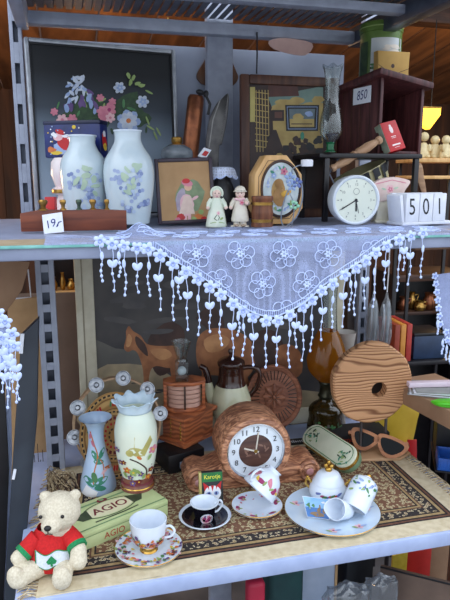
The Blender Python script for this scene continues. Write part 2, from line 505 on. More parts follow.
# slotted upright at the left
def slotted(xc, y, w, z0, z1, pitch, slot, tilt=0):
    b = B(); M = MT(xc, y, z0) @ RY(tilt)
    L = z1 - z0
    b.box(-w / 2, -w * .2, 0, .003, 0, L, steel, M, b=.0008, seg=1)
    b.box(w * .2, w / 2, 0, .003, 0, L, steel, M, b=.0008, seg=1)
    n = int(L / pitch)
    for i in range(n + 1):
        z = i * pitch; b.box(-w * .2, w * .2, 0, .003, z, min(L, z + pitch - slot), steel, M, b=0)
    b.box(w / 2 - .003, w / 2, 0.003, .035, 0, L, steel, M, b=0); b.box(-w / 2 + .003, w / 2 - .003, .030, .035, 0, L, darksteel, M, b=0)
    b.box(-w / 2, -w / 2 + .003, 0.003, .035, 0, L, steel, M, b=0)
    return b
pl_ = q(54, 420, 1.58); pu_ = q(44, 270, 1.58)
rpart('post', slotted((pl_.x + pu_.x) / 2, 1.58, .046, 0.0, ZU - .026, .052, .032), 'slotted grey post')
up_ = q(23, 150, 1.70)
b = slotted(up_.x, 1.70, .030, ZU, 2.16, .10, .05); rpart('post', b, 'upper slotted post beside the flower painting')
cp = q(219, 130, 1.76)
b = B(); b.box(cp.x - .038, cp.x + .038, 1.745, 1.775, 0.02, 2.12, steel, b=.004); rpart('post', b, 'plain grey post')
p3 = q(363, 315, 1.72)
rpart('post', slotted(p3.x, 1.72, .032, 0.0, ZU - .026, .052, .032), 'narrow slotted post')
for xx in (-.36, .91):
    b = B(); b.box(xx - .02, xx + .02, 1.76, 1.79, 0.0, 2.12, steel, b=.002); rpart('post', b)
# back panel behind the upper shelf
pa = q(12, 240, 1.80); pb = q(338, 240, 1.80); pt_ = q(180, 46, 1.80)
b = B(); b.box(pa.x + .07, pb.x, 1.803, 1.812, ZU - .03, pt_.z, panelsteel, b=.001); rpart('back_panel', b)
# overhead deck: beams and ribbed underside
db = q(180, 28.5, 1.74)
zt = db.z
xl_ = q(18, 30, 1.70).x
b = B(); b.box(xl_, q(357, 40, 1.74).x, 1.715, 1.755, zt - .015, zt + .017, steel, b=.004); rpart('beam', b)
xr = q(357, 40, 1.74).x
b = B(); b.box(xl_, xr, 0.95, .99, zt - .028, zt + .028, steel, b=.006); rpart('beam', b)
b = B(); zm = q(180, 5, 1.45).z
b.box(xl_, xr, 1.44, 1.475, zt - .002, zt + .02, steel, b=.004); rpart('beam', b, 'thin middle beam')
b = B(); b.box(xl_ - .004, xl_ + .026, .95, 1.73, zt - .03, zt + .03, steel, b=.004); rpart('beam', b)
b = B(); b.box(xr - .02, xr + .018, .95, 1.76, zt - .02, zt + .03, darksteel, b=.004); rpart('beam', b, 'dark side beam')
b = B(); n = int((xr - xl_) / .024)
for i in range(n):
    x = xl_ + i * .024
    b.prism([(x, 0), (x + .016, 0), (x + .020, .008), (x + .024, .008), (x + .024, .0095), (x + .019, .0095), (x + .015, .0015), (x, .0015)],
            .96, 1.74, darksteel, MT(0, 0, zt + .03))
rpart('deck', b, 'ribbed grey metal deck')
# thin cord hanging from the deck
a0 = q(257, 36, 1.71)
b = B(); b.tube([(a0.x, 1.71, a0.z + .01), (a0.x + .001, 1.71, a0.z - .05), (a0.x, 1.71, a0.z - .10)], .0022, black, 6); rpart('cord', b, 'thin black cord hanging from the deck')

# goods-hall things seen behind the rack
hall = T('ceiling_lamp', 'lit yellow lamp box glowing in the hall right of the dark cabinet', 'lamp', q(431, 116, 3.2), rz=0)
b = hall.b(); b.prism([(-11, 7), (9, 8), (9, 1), (-2, -13), (-11, -9)], -3, 6, glow('lamp_glow', (255, 190, 60), 3.0), b=.5)
hall.part('shade', b)
b = hall.b(); b.box(-11.6, 9.6, -3.4, 6.4, 7, 9, brass); b.tube([(0, 1, 9), (0, 1, 90)], .5, black); hall.part('frame', b)
warm = glow('bulb_glow', (255, 176, 80), 14.0)
for i, (px, py, Y, lb) in enumerate(((62, 266, 2.9, 'small glowing bulb behind the left slotted post, above the other one'),
                                  (66, 280, 2.9, 'small glowing bulb behind the left slotted post, below the other one'),
                                  (181, 112, 2.4, 'warm glowing bulb behind the tall copper canister'),
                                  (168, 22, 2.6, 'warm bulb seen over the rear deck beam'))):
    t = T('light_bulb', lb, 'light bulb', q(px, py, Y), rz=0)
    b = t.b(); b.ball((0, 0, 0), 1.5, warm, seg=12); t.part('globe', b)
    b = t.b(); b.tube([(0, 0, 1.2), (0, 0, 4)], .8, brass); b.tube([(0, 0, 4), (0, 0, 60)], .25, black); t.part('socket', b)
# =================================================== upper shelf, left to right
def frame_bars(b, x0, x1, z0, z1, w, y0, y1, mat, bev=.5):
    b.box(x0, x0 + w, y0, y1, z0, z1, mat, b=bev); b.box(x1 - w, x1, y0, y1, z0, z1, mat, b=bev)
    b.box(x0 + w, x1 - w, y0, y1, z1 - w, z1, mat, b=bev); b.box(x0 + w, x1 - w, y0, y1, z0, z0 + w, mat, b=bev)

# flower painting on black
t = T('flower_painting', 'framed painting of a flower bouquet on black, silver frame, leaning at the back left', 'painting', h(36, 1.655, ZC), rz=9, lean=3)
tl, tr = t.pt(26, 37), t.pt(175, 52)
Wd = tr[0]; Hh = tl[1]
b = t.b(); frame_bars(b, 0, Wd, 0, Hh, 4.2, -2, 5, pm('silver_frame', (176, 180, 186), (150, 154, 162), 40, .35, .5), 1.2)
frame_bars(b, 4.2, Wd - 4.2, 4.2, Hh - 4.2, 1.6, -1, 4, black, .3)
t.part('frame', b)
m, nt, bs = _new('black_canvas_painted_sheen')  # grey-blue gloss reflection towards the bottom, put into the black canvas colour
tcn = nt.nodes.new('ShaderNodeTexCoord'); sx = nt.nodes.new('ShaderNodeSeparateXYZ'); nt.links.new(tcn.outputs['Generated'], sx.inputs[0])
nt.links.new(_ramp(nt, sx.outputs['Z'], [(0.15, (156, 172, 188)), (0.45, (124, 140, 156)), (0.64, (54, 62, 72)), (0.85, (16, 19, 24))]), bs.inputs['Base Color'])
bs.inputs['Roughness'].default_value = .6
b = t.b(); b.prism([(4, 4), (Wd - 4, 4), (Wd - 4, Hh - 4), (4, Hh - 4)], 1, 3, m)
f = lambda px, py, e: V((t.pt(px, py, 1)[0], 1 - e, t.pt(px, py, 1)[1]))
wl = pm('white_petal', (206, 214, 226), (180, 190, 208), 60, .6)
dg = pm('dark_leaf', (58, 84, 52), (42, 64, 44), 60, .6)
r2 = random.Random(3)
for cx, cy, rx, ry, a in ((100, 112, 18, 14, 20), (128, 104, 14, 12, -30), (84, 108, 12, 16, 40), (138, 118, 12, 9, 0), (70, 118, 10, 7, 0)):
    b.blob(f, cx, cy, rx, ry, a, dg, 14, .25)
for i in range(26):
    b.blob(f, r2.uniform(56, 150), r2.uniform(88, 135), r2.uniform(2.5, 5), r2.uniform(.8, 1.5), r2.uniform(0, 180), r2.choice([green, lgreen, dg]), 8)
for cx, cy in ((73, 82), (77, 90), (72, 96), (82, 80), (86, 92)):
    for k in range(5): b.blob(f, cx + r2.uniform(-5, 5), cy + r2.uniform(-4, 4), r2.uniform(3, 5), 1.6, r2.uniform(0, 180), r2.choice([wl, wl, lblue]), 9, .2)
for cx, cy in ((72, 104), (84, 102), (92, 96), (94, 106), (70, 112)):
    for k in range(3): b.blob(f, cx + r2.uniform(-4, 4), cy + r2.uniform(-5, 5), 4.5, 2.4, r2.uniform(40, 120), r2.choice([purple, purple, lblue]), 9, .2)
for cx, cy, r in ((62, 120, 6), (72, 119, 5), (102, 112, 6), (109, 110, 7), (100, 98, 4), (104, 118, 6), (112, 102, 4), (54, 112, 4), (110, 118, 5)):
    b.flower(f, cx, cy, r, r2.choice([pink, lpink]), magenta if r > 6 else pink, 6, r2.uniform(0, 90))
for cx, cy, r in ((119, 88, 6), (142, 102, 6.5)):
    b.flower(f, cx, cy, r, wl, lgreen, 6); b.flower(f, cx + .5, cy, r * .6, lblue, wl, 5, 30)
b.flower(f, 128, 122, 12, lblue, lblue, 7); b.flower(f, 128, 121, 9, wl, orange, 7, 25)
for cx, cy in ((133, 78), (137, 84), (130, 83), (141, 86), (128, 76)): b.blob(f, cx, cy, 3.4, 1.8, r2.uniform(0, 180), lgreen, 9, .2)
for cx, cy in ((150, 128), (155, 136), (158, 132), (147, 121)): b.blob(f, cx, cy, 5, 1, r2.uniform(20, 70), lgreen, 8)
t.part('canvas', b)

# perched tin and the jar that carries it
t = T('porcelain_jar', 'pink and white waisted porcelain jar under the blue tin, behind the left vase', 'jar', h(72, 1.565, ZC))
b = t.b(); zt_ = t.pt(72, 158)[1]
b.lathe([(0, 0), (15, 0), (17, 3), (16, 14), (12, zt_ * .42), (17, zt_ * .46), (17.5, zt_ * .52), (14, zt_ * .56), (18, zt_ * .75), (17, zt_ * .94), (14, zt_), (0, zt_)], pm('pink_white_porcelain', (232, 206, 204), (236, 226, 224), 14, .25))
t.part('body', b); b = t.b(); b.lathe([(17.6, zt_ * .46), (18, zt_ * .49), (17.6, zt_ * .52)], brass); t.part('band', b)
jar_top = (t.W @ V((0, 0, zt_ * t.k))).z
t = T('biscuit_tin', 'blue tin with a red cartoon scene standing behind the left white vase', 'tin', (h(74, 1.55, jar_top).x, 1.55, jar_top), rz=-30)
a = t.pt(45, 157); c = t.pt(101, 157); tp_ = t.pt(74, 121)[1]
navy = pm('navy_tin', (24, 42, 110), (18, 30, 84), 30, .3)
b = t.b(); b.box(a[0], c[0], 0, 17, 0, tp_, navy, b=1.6)
f = pl(0)
fu = lambda px, py, e: V((t.pt(px, py)[0], -e, t.pt(px, py)[1]))
b.blob(fu, 62, 148, 9, 6, 0, lblue, 12, .2); b.blob(fu, 66, 143, 8.5, 7, 20, red, 12, .1); b.blob(fu, 74, 140, 6, 4, -30, red, 10)
b.blob(fu, 58, 137, 5, 4, 0, lpink, 10); b.blob(fu, 60, 132, 5, 2.5, 20, red, 10); b.blob(fu, 54, 135, 4, 2, 40, white, 9, .3); b.blob(fu, 66, 136, 4, 1.6, 0, white, 9, .2)
b.blob(fu, 52, 150, 5, 3, 20, orange, 9, .2); b.blob(fu, 57, 153, 6, 2, 0, yellow, 9, .2); b.blob(fu, 78, 150, 6, 2.4, 0, lblue, 9, .2)
for i in range(18): b.blob(fu, rnd.uniform(48, 99), rnd.uniform(125, 155), .8, .8, 0, rnd.choice([white, yellow, lblue]), 6)
b.blob(fu, 74, 127, 2, 2, 0, yellow, 9)
fs = lambda u, v, e: V((c[0] + e, u, v))
b.blob(fs, 8, tp_ * .45, 5, 8, 20, red, 10, .2); b.blob(fs, 9, tp_ * .3, 4, 4, 0, yellow, 9, .2); b.blob(fs, 8, tp_ * .65, 3, 3, 0, white, 9, .2)
t.part('body', b)
b = t.b(); b.box(a[0] - .5, c[0] + .5, -.5, 17.5, tp_ - 3.5, tp_ + .8, pm('dark_navy_tin', (16, 26, 70), (12, 20, 56), 30, .3), b=1.4); t.part('lid', b)

# the two white vases with grapes
def vase(px, Y, rows, label, seed):
    t = T('porcelain_vase', label, 'vase', h(px, Y, ZC), group=None)
    pr = t.prof(rows); top = pr[0][1]
    pr = sm(pr, 4)
    inner = [(r - 1.2, z) for r, z in pr[:14]]
    b = t.b(); b.lathe([(0, inner[-1][1])] + inner[::-1] + pr + [(0, 0)], vporc, 44)
    f = lm(pr); rr = random.Random(seed)
    b.lay = 0
    H = top
    gl = pm('faded_leaf', (184, 204, 176), (170, 192, 170), 50, .3); gb = pm('faded_grape', (164, 178, 210), (150, 166, 202), 90, .3); gb2 = pm('pale_grape', (190, 206, 226), (180, 198, 222), 90, .3); gd = pm('grape_shade', (128, 144, 186), (118, 134, 178), 90, .3)
    for cx, cy, n, sp in ((-9, H * .50, 22, 7), (2, H * .36, 24, 9), (8, H * .52, 14, 6), (12, H * .25, 12, 6), (-4, H * .2, 10, 6)):
        for k in range(n):
            b.blob(f, cx + rr.gauss(0, sp * .5), cy + rr.gauss(0, sp * .55), 1.9, 1.9, 0, rr.choice([gb, gb, gb2, gd]), 9)
    for k in range(11): b.blob(f, rr.uniform(-8, 12), H * rr.uniform(.36, .64), rr.uniform(3, 5), rr.uniform(1.6, 2.8), rr.uniform(0, 180), gl, 10, .2)
    t.part('body', b)
    b = t.b(); b.lathe([(pr[0][0] - 1.4, top - .2), (pr[0][0] - .8, top + .8), (pr[0][0] + .3, top + .6), (pr[0][0] + .3, top - .6)], porc, 40); t.part('rim', b)
vase(86, 1.475, [(13.8, 136), (12.8, 139), (12.6, 144), (15, 150), (20, 158), (22.4, 168), (22.2, 182), (20, 202), (17.5, 217), (16.5, 222)],
     'shorter white porcelain vase with blue grapes, standing in front of the blue tin', 5)
vase(130.5, 1.42, [(13.6, 131), (12.8, 134), (13, 141), (16, 148), (22, 158), (24.6, 170), (24.2, 186), (22, 204), (20, 217), (19, 223)],
     'taller white porcelain vase with blue grapes, right of the shorter one', 9)

# hook rail, tag, little red box
t = T('coat_hook_rail', 'reddish wooden rail with brass knobs lying on the shelf below the white vases', 'hook rail', h(74, 1.30, ZC), rz=-3)
a = t.pt(21, 231); c = t.pt(127, 229); z1 = t.pt(74, 210)[1]
b = t.b(); b.prism([(a[0], 0), (c[0], 0), (c[0], z1 - 1), (c[0] - 30, z1 + .6), (74 - t.px0, z1 - .2), (a[0] + 20, z1 + .6), (a[0], z1 - 3)], 0, 7, wred, b=1); t.part('board', b)
for px, r in ((43, 4.6), (63, 3.2), (79, 3), (93, 3.4), (107, 2.6)):
    b = t.b(); x = t.pt(px, 210)[0]
    b.lathe([(0, 0), (r, 0), (r, 1.2), (r * .55, 2.2), (r * .6, 5), (r * .95, 7), (r, 9), (r * .8, 10.4), (0, 10.6)], brass if px != 79 else pm('green_brass', (92, 110, 92), (70, 84, 70), 40, .35, .7), 18, MT(x, 3.5, z1 - .3)); t.part('knob', b)
t = T('red_box', 'tiny red box behind the brass knobs of the hook rail, left end', 'box', h(51, 1.40, ZC), rz=-20)
b = t.b(); b.box(-5, 5, 0, 7, 0, t.pt(51, 197)[1], red, b=.4); t.solo(b)
t = T('price_tag', 'white price tag reading 19 on the reddish hook rail', 'price tag', h(54, 1.285, ZC + .002), rz=-6, lean=8, roll=-4)
P_ = t.P([(44, 234), (64, 232), (62, 212), (42, 215)])
b = t.b(); b.prism(P_, 0, .5, paper); cx, cz = [sum(p[i] for p in P_) / 4 for i in (0, 1)]
b.text('19,-', cx, cz, 11, 0, ink, rot=14, ital=.2); b.line(pl(0), [(cx + 3, cz - 4), (cx + 6, cz + 1)], 1, ink); t.solo(b)

# framed picture of a girl on a tan mat
t = T('framed_picture', 'small dark framed picture of a girl in a red hat on a tan mat', 'picture', h(163, 1.43, ZC), rz=-4, lean=8, roll=-2)
tl, tr, br = t.pt(153, 154), t.pt(212, 160), t.pt(217, 222)
w1 = tr[0]; h1 = (tl[1] + tr[1]) / 2 - 1; x0 = (tl[0]) * .85
b = t.b(); frame_bars(b, x0, w1, 0, h1, 3.6, -1.5, 3, pm('dark_plum_frame', (58, 40, 58), (38, 26, 38), 40, .4), .8); t.part('frame', b)
b = t.b(); b.prism([(x0 + 3, 3), (w1 - 3, 3), (w1 - 3, h1 - 3), (x0 + 3, h1 - 3)], .5, 2.5, tan); t.part('mat', b)
b = t.b(); b.lay = 0
f = lambda px, py, e: V((t.pt(px, py, .5)[0], .5 - e * 1.5, t.pt(px, py, .5)[1]))
b.blob(f, 190, 196, 14, 17, 10, pm('sage_print', (136, 152, 116), (116, 134, 100), 60, .6), 16, .08); b.blob(f, 181, 200, 5, 12, 5, pm('lilac_print', (176, 164, 178), (160, 146, 164), 60, .6), 12, .1)
b.blob(f, 187, 205, 7, 11, -5, lpink, 12, .05); b.poly(f, [(184, 196), (191, 196), (195, 214), (179, 214)], pm('blush_dress', (230, 206, 192), (220, 192, 178), 60, .6))
b.blob(f, 188, 187, 4, 4, 0, pm('skin_print', (226, 180, 152), (216, 168, 140), 60, .5), 10); b.blob(f, 187, 183, 6, 3.4, 15, pink, 10); b.blob(f, 186, 181, 4, 2.6, 0, red, 10)
b.blob(f, 195, 198, 4, 1.6, -30, lpink, 8); b.poly(f, [(184, 214), (187, 214), (187, 221), (184, 221)], lpink); b.poly(f, [(188, 214), (191, 214), (191, 221), (188, 221)], lpink)
for px, py, r, mm in ((181, 217, 4, red), (178, 220, 3, pink), (199, 217, 4.4, orange), (204, 219, 3.5, red), (194, 219, 3, lgreen), (201, 212, 3, lgreen)): b.blob(f, px, py, r, r * .8, 0, mm, 9, .15)
t.part('picture', b)

# two bisque figurines
skin = pm('bisque_skin', (232, 202, 186), (224, 192, 176), 60, .5)
def figurine(px, Y, label, girl):
    t = T('figurine', label, 'figurine', h(px, Y, ZC), rz=-6 if girl else -20); t.k *= 1.06
    base = pm('bisque_dress' if girl else 'bisque_coat', (222, 226, 206) if girl else (226, 218, 200), (206, 216, 196) if girl else (212, 202, 184), 40, .5)
    z = lambda py: t.pt(px, py)[1]
    b = t.b(); H = z(187)
    if girl: b.lathe([(0, 0), (9.4, 0), (10, 1.4), (9.4, 4), (8.4, 10), (6.6, 18), (5.2, 23), (4.4, 26), (2.6, 28), (0, 28)], base, 24, sy=.8, wav=lambda a, i: (1 + .05 * math.cos(7 * a) * (i < 5), 0))
    else:
        for s_ in (-1, 1): b.tube([(s_ * 3, 0, 1), (s_ * 3, 0, 8)], [3.4, 3], base, 10); b.ball((s_ * 3.2, -1.6, 1.2), (2.8, 3.8, 1.6), pm('bisque_shoe', (186, 162, 140), (170, 148, 126), 60, .5), seg=10)
        b.lathe([(0, 5), (8, 5), (8.4, 7), (6.8, 16), (5.4, 22), (4.6, 26), (2.6, 28), (0, 28)], base, 24, sy=.8)
        b.box(-8.5, 8.5, -4, 5, 0, 1.2, base, b=.5)
    for s_ in (-1, 1):
        e_ = (s_ * 8.4, -3.5, 18) if girl or s_ < 0 else (6.5, -5, 22)
        b.tube([(s_ * 4.6, 0, 25.5), (s_ * 7.4, -1, 21.5), e_], [2.4, 2.2, 1.8], base, 10); b.ball(e_, 1.9, skin, seg=8)
    b.ball((0, -.3, H - 6), (4.6, 4.4, 5), skin, seg=14)
    fc = lm([(4.7, H - 12), (4.7, H)])
    b.text
    for s_ in (-1, 1): b.ball((s_ * 1.7, -4.3, H - 5.6), .55, inkblack, seg=6)
    b.ball((0, -4.8, H - 7), .7, skin, seg=6); b.ball((0, -4.3, H - 8.4), (1, .5, .4), pink, seg=6)
    t.part('body', b)
    b = t.b()
    if girl:
        b.ball((0, 1, H - 4.4), (5.6, 4.8, 5.2), base, seg=14); b.tube([(math.cos(R(a)) * 5.4, -2.3, H - 5.6 + math.sin(R(a)) * 5.6) for a in range(-30, 215, 20)], 1.0, base, 7); t.part('bonnet', b)
        b = t.b(); f = lm([(9.4, 4), (8.4, 10), (6.6, 18), (5.2, 23)]); g2 = lambda u, v, e: (lambda p: V((p.x, p.y * .8 - .2, p.z)))(f(u, v, e))
        b.line(g2, [(-3, 8), (0, 12), (2, 9), (0, 6), (-3, 8)], .7, dg); b.flower(g2, 1, 13, 2, lpink, pink); b.blob(g2, 4, 8, 2, 1, 30, lgreen, 8); b.line(g2, [(-7, 3.6), (-3, 4.6), (3, 4.6), (7, 3.6)], .6, lgreen); t.part('apron_pattern', b)
    else:
        b.ball((0, .6, H - 3), (5.2, 5, 4.2), base, seg=14); b.lathe([(6.2, H - 4.4), (6.4, H - 3.8), (5, H - 3)], base, 20); t.part('cap', b)
        b = t.b(); b.flower(lambda u, v, e: V((u, -5.2 - e, v)), 2, 22.5, 2.4, pink, red); b.tube([(-4.6, -3.2, 26), (0, -4.4, 25), (4.6, -3.2, 26)], 1.2, lpink, 8); t.part('scarf', b)
figurine(216.5, 1.335, 'white bisque girl figurine in a bonnet, beside the framed girl picture', True)
figurine(240, 1.325, 'white bisque child figurine with a cap and pink flower, beside the little barrel', False)

# little wooden barrel
t = T('wooden_barrel', 'little brown wooden barrel with two brass hoops beside the figurines', 'barrel', h(262, 1.315, ZC))
wb = grain('barrel_wood', (132, 80, 50), (92, 52, 34), 90, 'Z')
pr = t.prof([(10.6, 196), (11, 198.5), (10.2, 202), (10.4, 209), (10.9, 213), (10.4, 219), (10.8, 224), (11, 226.5)]); H = pr[0][1]
b = t.b(); b.lathe([(0, H - 5), (8.6, H - 5), (9, H)] + sm(pr, 3) + [(0, 0)], wb, 36); t.part('body', b)
for py in (203.5, 220.5):
    b = t.b(); z = t.pt(262, py)[1]; b.lathe([(10.5, z - 1.5), (11.1, z - 1.4), (11.1, z + 1.4), (10.5, z + 1.5)], brass, 36); t.part('hoop', b)

# octagonal wooden plaque with an oval plate
t = T('octagonal_plaque', 'octagonal honey-coloured wooden plaque holding an oval silver plate', 'plaque', h(276, 1.375, ZC), rz=4, lean=2)
octp = t.P([(264, 226), (292, 226), (303, 208), (302, 174), (287, 155), (266, 155), (255, 174), (254, 208)])
octp[0] = (octp[0][0], 0); octp[1] = (octp[1][0], 0)
b = t.b(); b.prism(octp, 0, 18, wlight, b=1.2)
cx = sum(p[0] for p in octp) / 8; cz = sum(p[1] for p in octp) / 8
for kf, mm in ((.86, wlight), ): b.line(pl(0), [(cx + (p[0] - cx) * .84, cz + (p[1] - cz) * .84) for p in octp], .6, wdark, closed=True)
t.part('frame', b)
c0 = t.pt(281, 189, -1)
b = t.b(); Mo = MT(c0[0], 0, c0[1]) @ RX(90)
b.lathe([(1, -.5), (1, 2.4), (.93, 2.6), (.9, 1.6)], wdark, 48, Mo @ Matrix.Diagonal((21.5, 28.5, 1, 1))); t.part('rim', b)
b = t.b(); b.lathe([(.92, .4), (.9, 1.2), (.0, 1.2)], pm('silver_plate', (206, 214, 214), (182, 194, 196), 50, .25, .2), 48, Mo @ Matrix.Diagonal((21.5, 28.5, 1, 1)))
f = lambda u, v, e: V((c0[0] + u, -1.2 - e, c0[1] + v))
b.blob(f, -3, -3, 7.5, 13, 0, pm('gold_lustre', (206, 168, 108), (176, 134, 78), 30, .25, .4), 20)
rr = random.Random(4)
for i in range(26):
    a = rr.uniform(0, 2 * PI); b.blob(f, 14.5 * math.cos(a), 21 * math.sin(a), rr.uniform(1.8, 3.6), 1.3, rr.uniform(0, 180), rr.choice([lblue, wl, teal, lgreen, wl, lblue]), 8, .2)
b.flower(f, 3, 17, 4, pink, magenta); b.flower(f, -8, 13, 3, lblue, wl)
b.blob(f, -2, -8, 7, 9, 0, pm('gold_bear', (180, 138, 88), (150, 110, 64), 40, .3, .3), 14, .05); b.blob(f, -2, 5, 4.5, 5, 0, pm('gold_bear', (180, 138, 88)), 12); b.blob(f, 5, -4, 6, 3, 20, gold, 10, .1); t.part('plate', b)

# wire spray with glass flowers in front of the plaque
t = T('wire_flower', 'bent wire spray with blue and green glass flowers in front of the octagonal plaque', 'ornament', h(293, 1.325, ZC))
wire = pm('grey_wire', (150, 158, 170), (130, 138, 150), 60, .4, .4)
S = lambda pts: [(t.pt(*p)[0], 0, t.pt(*p)[1]) for p in pts]
b = t.b(); b.tube(sm(S([(283, 226), (281, 218), (283, 205), (288, 190)]), 5), .7, wire, 6); b.tube(sm(S([(287, 226), (297, 216), (302, 200), (302, 186), (300, 178)]), 5), .8, wire, 6)
b.tube(sm(S([(293, 174), (292, 170), (296, 166.5), (303, 164.5)]), 4), .6, wire, 6); b.tube(sm(S([(288, 190), (294, 205), (292, 224), (290, 226)]), 5), .6, wire, 6); t.part('stem', b)
b = t.b()
for (px, py), mm, r in (((290, 178), lblue, 5), ((297, 183), bluep, 4.6), ((292, 186), lblue, 4.4)):
    x, z = t.pt(px, py)
    for i in range(5):
        a = 2 * PI * i / 5 + .3; b.ball((x + r * .7 * math.cos(a), -1.5, z + r * .7 * math.sin(a)), (r * .5, .8, r * .36), mm, seg=8, rot=Matrix.Rotation(-a, 3, 'Y'))
    b.ball((x, -2, z), 1, wire, seg=6)
t.part('blue_flower', b)
b = t.b(); gm = pm('mint_glass', (180, 226, 196), (140, 206, 168), 60, .15)
for px, py in ((293, 202), (295, 208), (291, 207), (296, 203), (298, 206)):
    x, z = t.pt(px, py); b.ball((x, -1.2, z), (1.8, .9, 1.8), gm, seg=8)
t.part('green_flower', b)
b = t.b(); x, z = t.pt(307, 163); b.lathe([(0, -3.5), (5.6, -3.2), (6, -2), (6, 2.4), (5, 3.4), (0, 3.6)], white, 24, MT(x, 2, z)); t.part('white_cap', b)

# oil-lamp font, canister, iron, card, doily behind the girl picture
t = T('lamp_font', 'squat grey glass lamp font with a brass collar, behind the framed girl picture', 'oil lamp', h(178, 1.55, ZC))
pr = t.prof([(4.6, 137), (5.4, 138), (5.4, 142), (4.6, 143.5), (8, 145), (14, 149), (15.6, 154), (14, 160), (6, 166), (4, 178), (6, 200), (12, 214), (13, 219)])
b = t.b(); b.lathe(sm(pr[4:], 3) + [(0, 0)], pm('grey_glass_body', (132, 140, 146), (100, 108, 116), 30, .15), 32); t.part('font', b)
b = t.b(); b.lathe([(0, pr[0][1])] + pr[:4] + [(pr[4][0], pr[4][1])], brass, 24); t.part('collar', b)
t = T('copper_canister', 'tall dull copper canister leaning against the back panel behind the grey lamp font', 'canister', h(183, 1.66, ZC), roll=7)
H = t.pt(194, 94)[1]
b = t.b(); b.lathe([(0, 0), (8, 0), (8.4, 2), (8.2, H * .7), (8, H - 4), (6.4, H - 1), (0, H)], copper, 28); t.part('body', b)
b = t.b(); b.tube([(2, -6, H - 1), (8, -6, H + 1), (14, -6, H - 8), (13, -6, H - 18)], 1.4, black, 7); b.ball((3, -4, H + 2), (4, 3, 2.5), black, seg=10); b.ball((9, -5, H + 1), (2.6, 2, 3.4), black, seg=8); t.part('iron_handle', b)
t = T('iron_blade', 'curved grey metal blade standing on end in front of the grey upright', 'metal blade', h(214, 1.62, ZC), rz=-12)
out = t.P(sm([(206, 222), (205.5, 150), (206, 138), (209, 120), (215, 106), (222, 98), (228.5, 93.5), (228.5, 108), (226, 126), (222, 144), (219, 152), (219, 222)], 4))
b = t.b(); b.prism(out, 0, 5, pm('dull_iron', (96, 94, 92), (64, 62, 64), 24, .35, .7), b=1.4)
b.line(pl(0), t.P([(220, 100), (213, 120), (209, 148)]), 1, pm('iron_ridge', (130, 128, 126), (110, 108, 106), 30, .3, .7)); t.solo(b)
t = T('playing_card', 'small white card with a red stripe propped behind the framed girl picture', 'card', h(206, 1.52, ZC), rz=-10)
Pq = t.P([(197.5, 156), (204, 147.5), (211.5, 150), (206, 158.5)]); Pl = t.P([(203, 225), (206, 225)])
b = t.b(); b.prism(Pq, 0, .8, paper); b.poly(pl(0), t.P([(201.5, 155), (205, 150.5), (209, 152), (206, 156.5)]), red); b.prism([(Pq[0][0] + 3, Pq[0][1]), (Pq[0][0] + 3, 0), (Pq[3][0] - 1, 0), (Pq[3][0] - 1, Pq[3][1])], .9, 1.6, paper); t.solo(b)
t = T('jug', 'round black jug under the white crochet doily, behind the figurines', 'jug', h(221, 1.47, ZC))
pr = t.prof([(11, 168), (12, 172), (9, 178), (13, 188), (15.5, 200), (14, 214), (11, 222)])
b = t.b(); b.lathe([(0, pr[0][1])] + sm(pr, 3) + [(0, 0)], black, 28); t.part('body', b)
b = t.b(); b.tube(sm([(-10, 2, pr[1][1]), (-17, 2, pr[2][1]), (-18, 2, pr[4][1]), (-13, 2, pr[4][1] - 6)], 4), 1.5, black, 7); t.part('handle', b)
jt = (t.W @ V((0, 0, pr[0][1] * t.k))).z
t = T('crochet_doily', 'white crochet doily draped over the black jug behind the figurines', 'doily', (t.loc.x, t.loc.y, jt + .0015))
b = t.b(); n = 60; vs = []; fs = []
prd = [(.001, 0.3), (6, .4), (11, .2), (13.5, -1.5), (14.5, -5), (15, -8.5)]
for i, (r, z) in enumerate(prd):
    for j in range(n):
        a = 2 * PI * j / n; w_ = (i / 5) ** 2
        rr_ = r * (1 + .10 * w_ * math.cos(5 * a)); zz = z - w_ * (2.2 * abs(math.sin(5 * a)) + 1.2 * math.cos(3 * a))
        vs.append((rr_ * math.cos(a), rr_ * math.sin(a), zz))
for i in range(len(prd) - 1):
    for j in range(n): fs.append((i * n + j, i * n + (j + 1) % n, (i + 1) * n + (j + 1) % n, (i + 1) * n + j))
b.add(vs, fs, net('crochet_net', (214, 224, 248), .86, 160))
b.tube(vs[-n:], .8, lacec, 6, closed=True); t.solo(b)

# pear-shaped board hanging behind the upright
t = T('cutting_board', 'dark pear-shaped wooden board hanging behind the plain grey upright', 'cutting board', q(219, 98, 1.787), rz=0)
ps = t.P(sm([(219, 40), (212, 44), (206, 58), (199, 70), (197, 76), (200, 82), (208, 86), (219, 88), (230, 87), (236, 83), (238.5, 77), (236, 70), (231, 58), (226, 44)], 4, True))
b = t.b(); b.prism(ps, 0, 4, grain('pear_board_wood', (104, 66, 40), (70, 42, 28), 50, 'Z'), b=.8); t.solo(b)

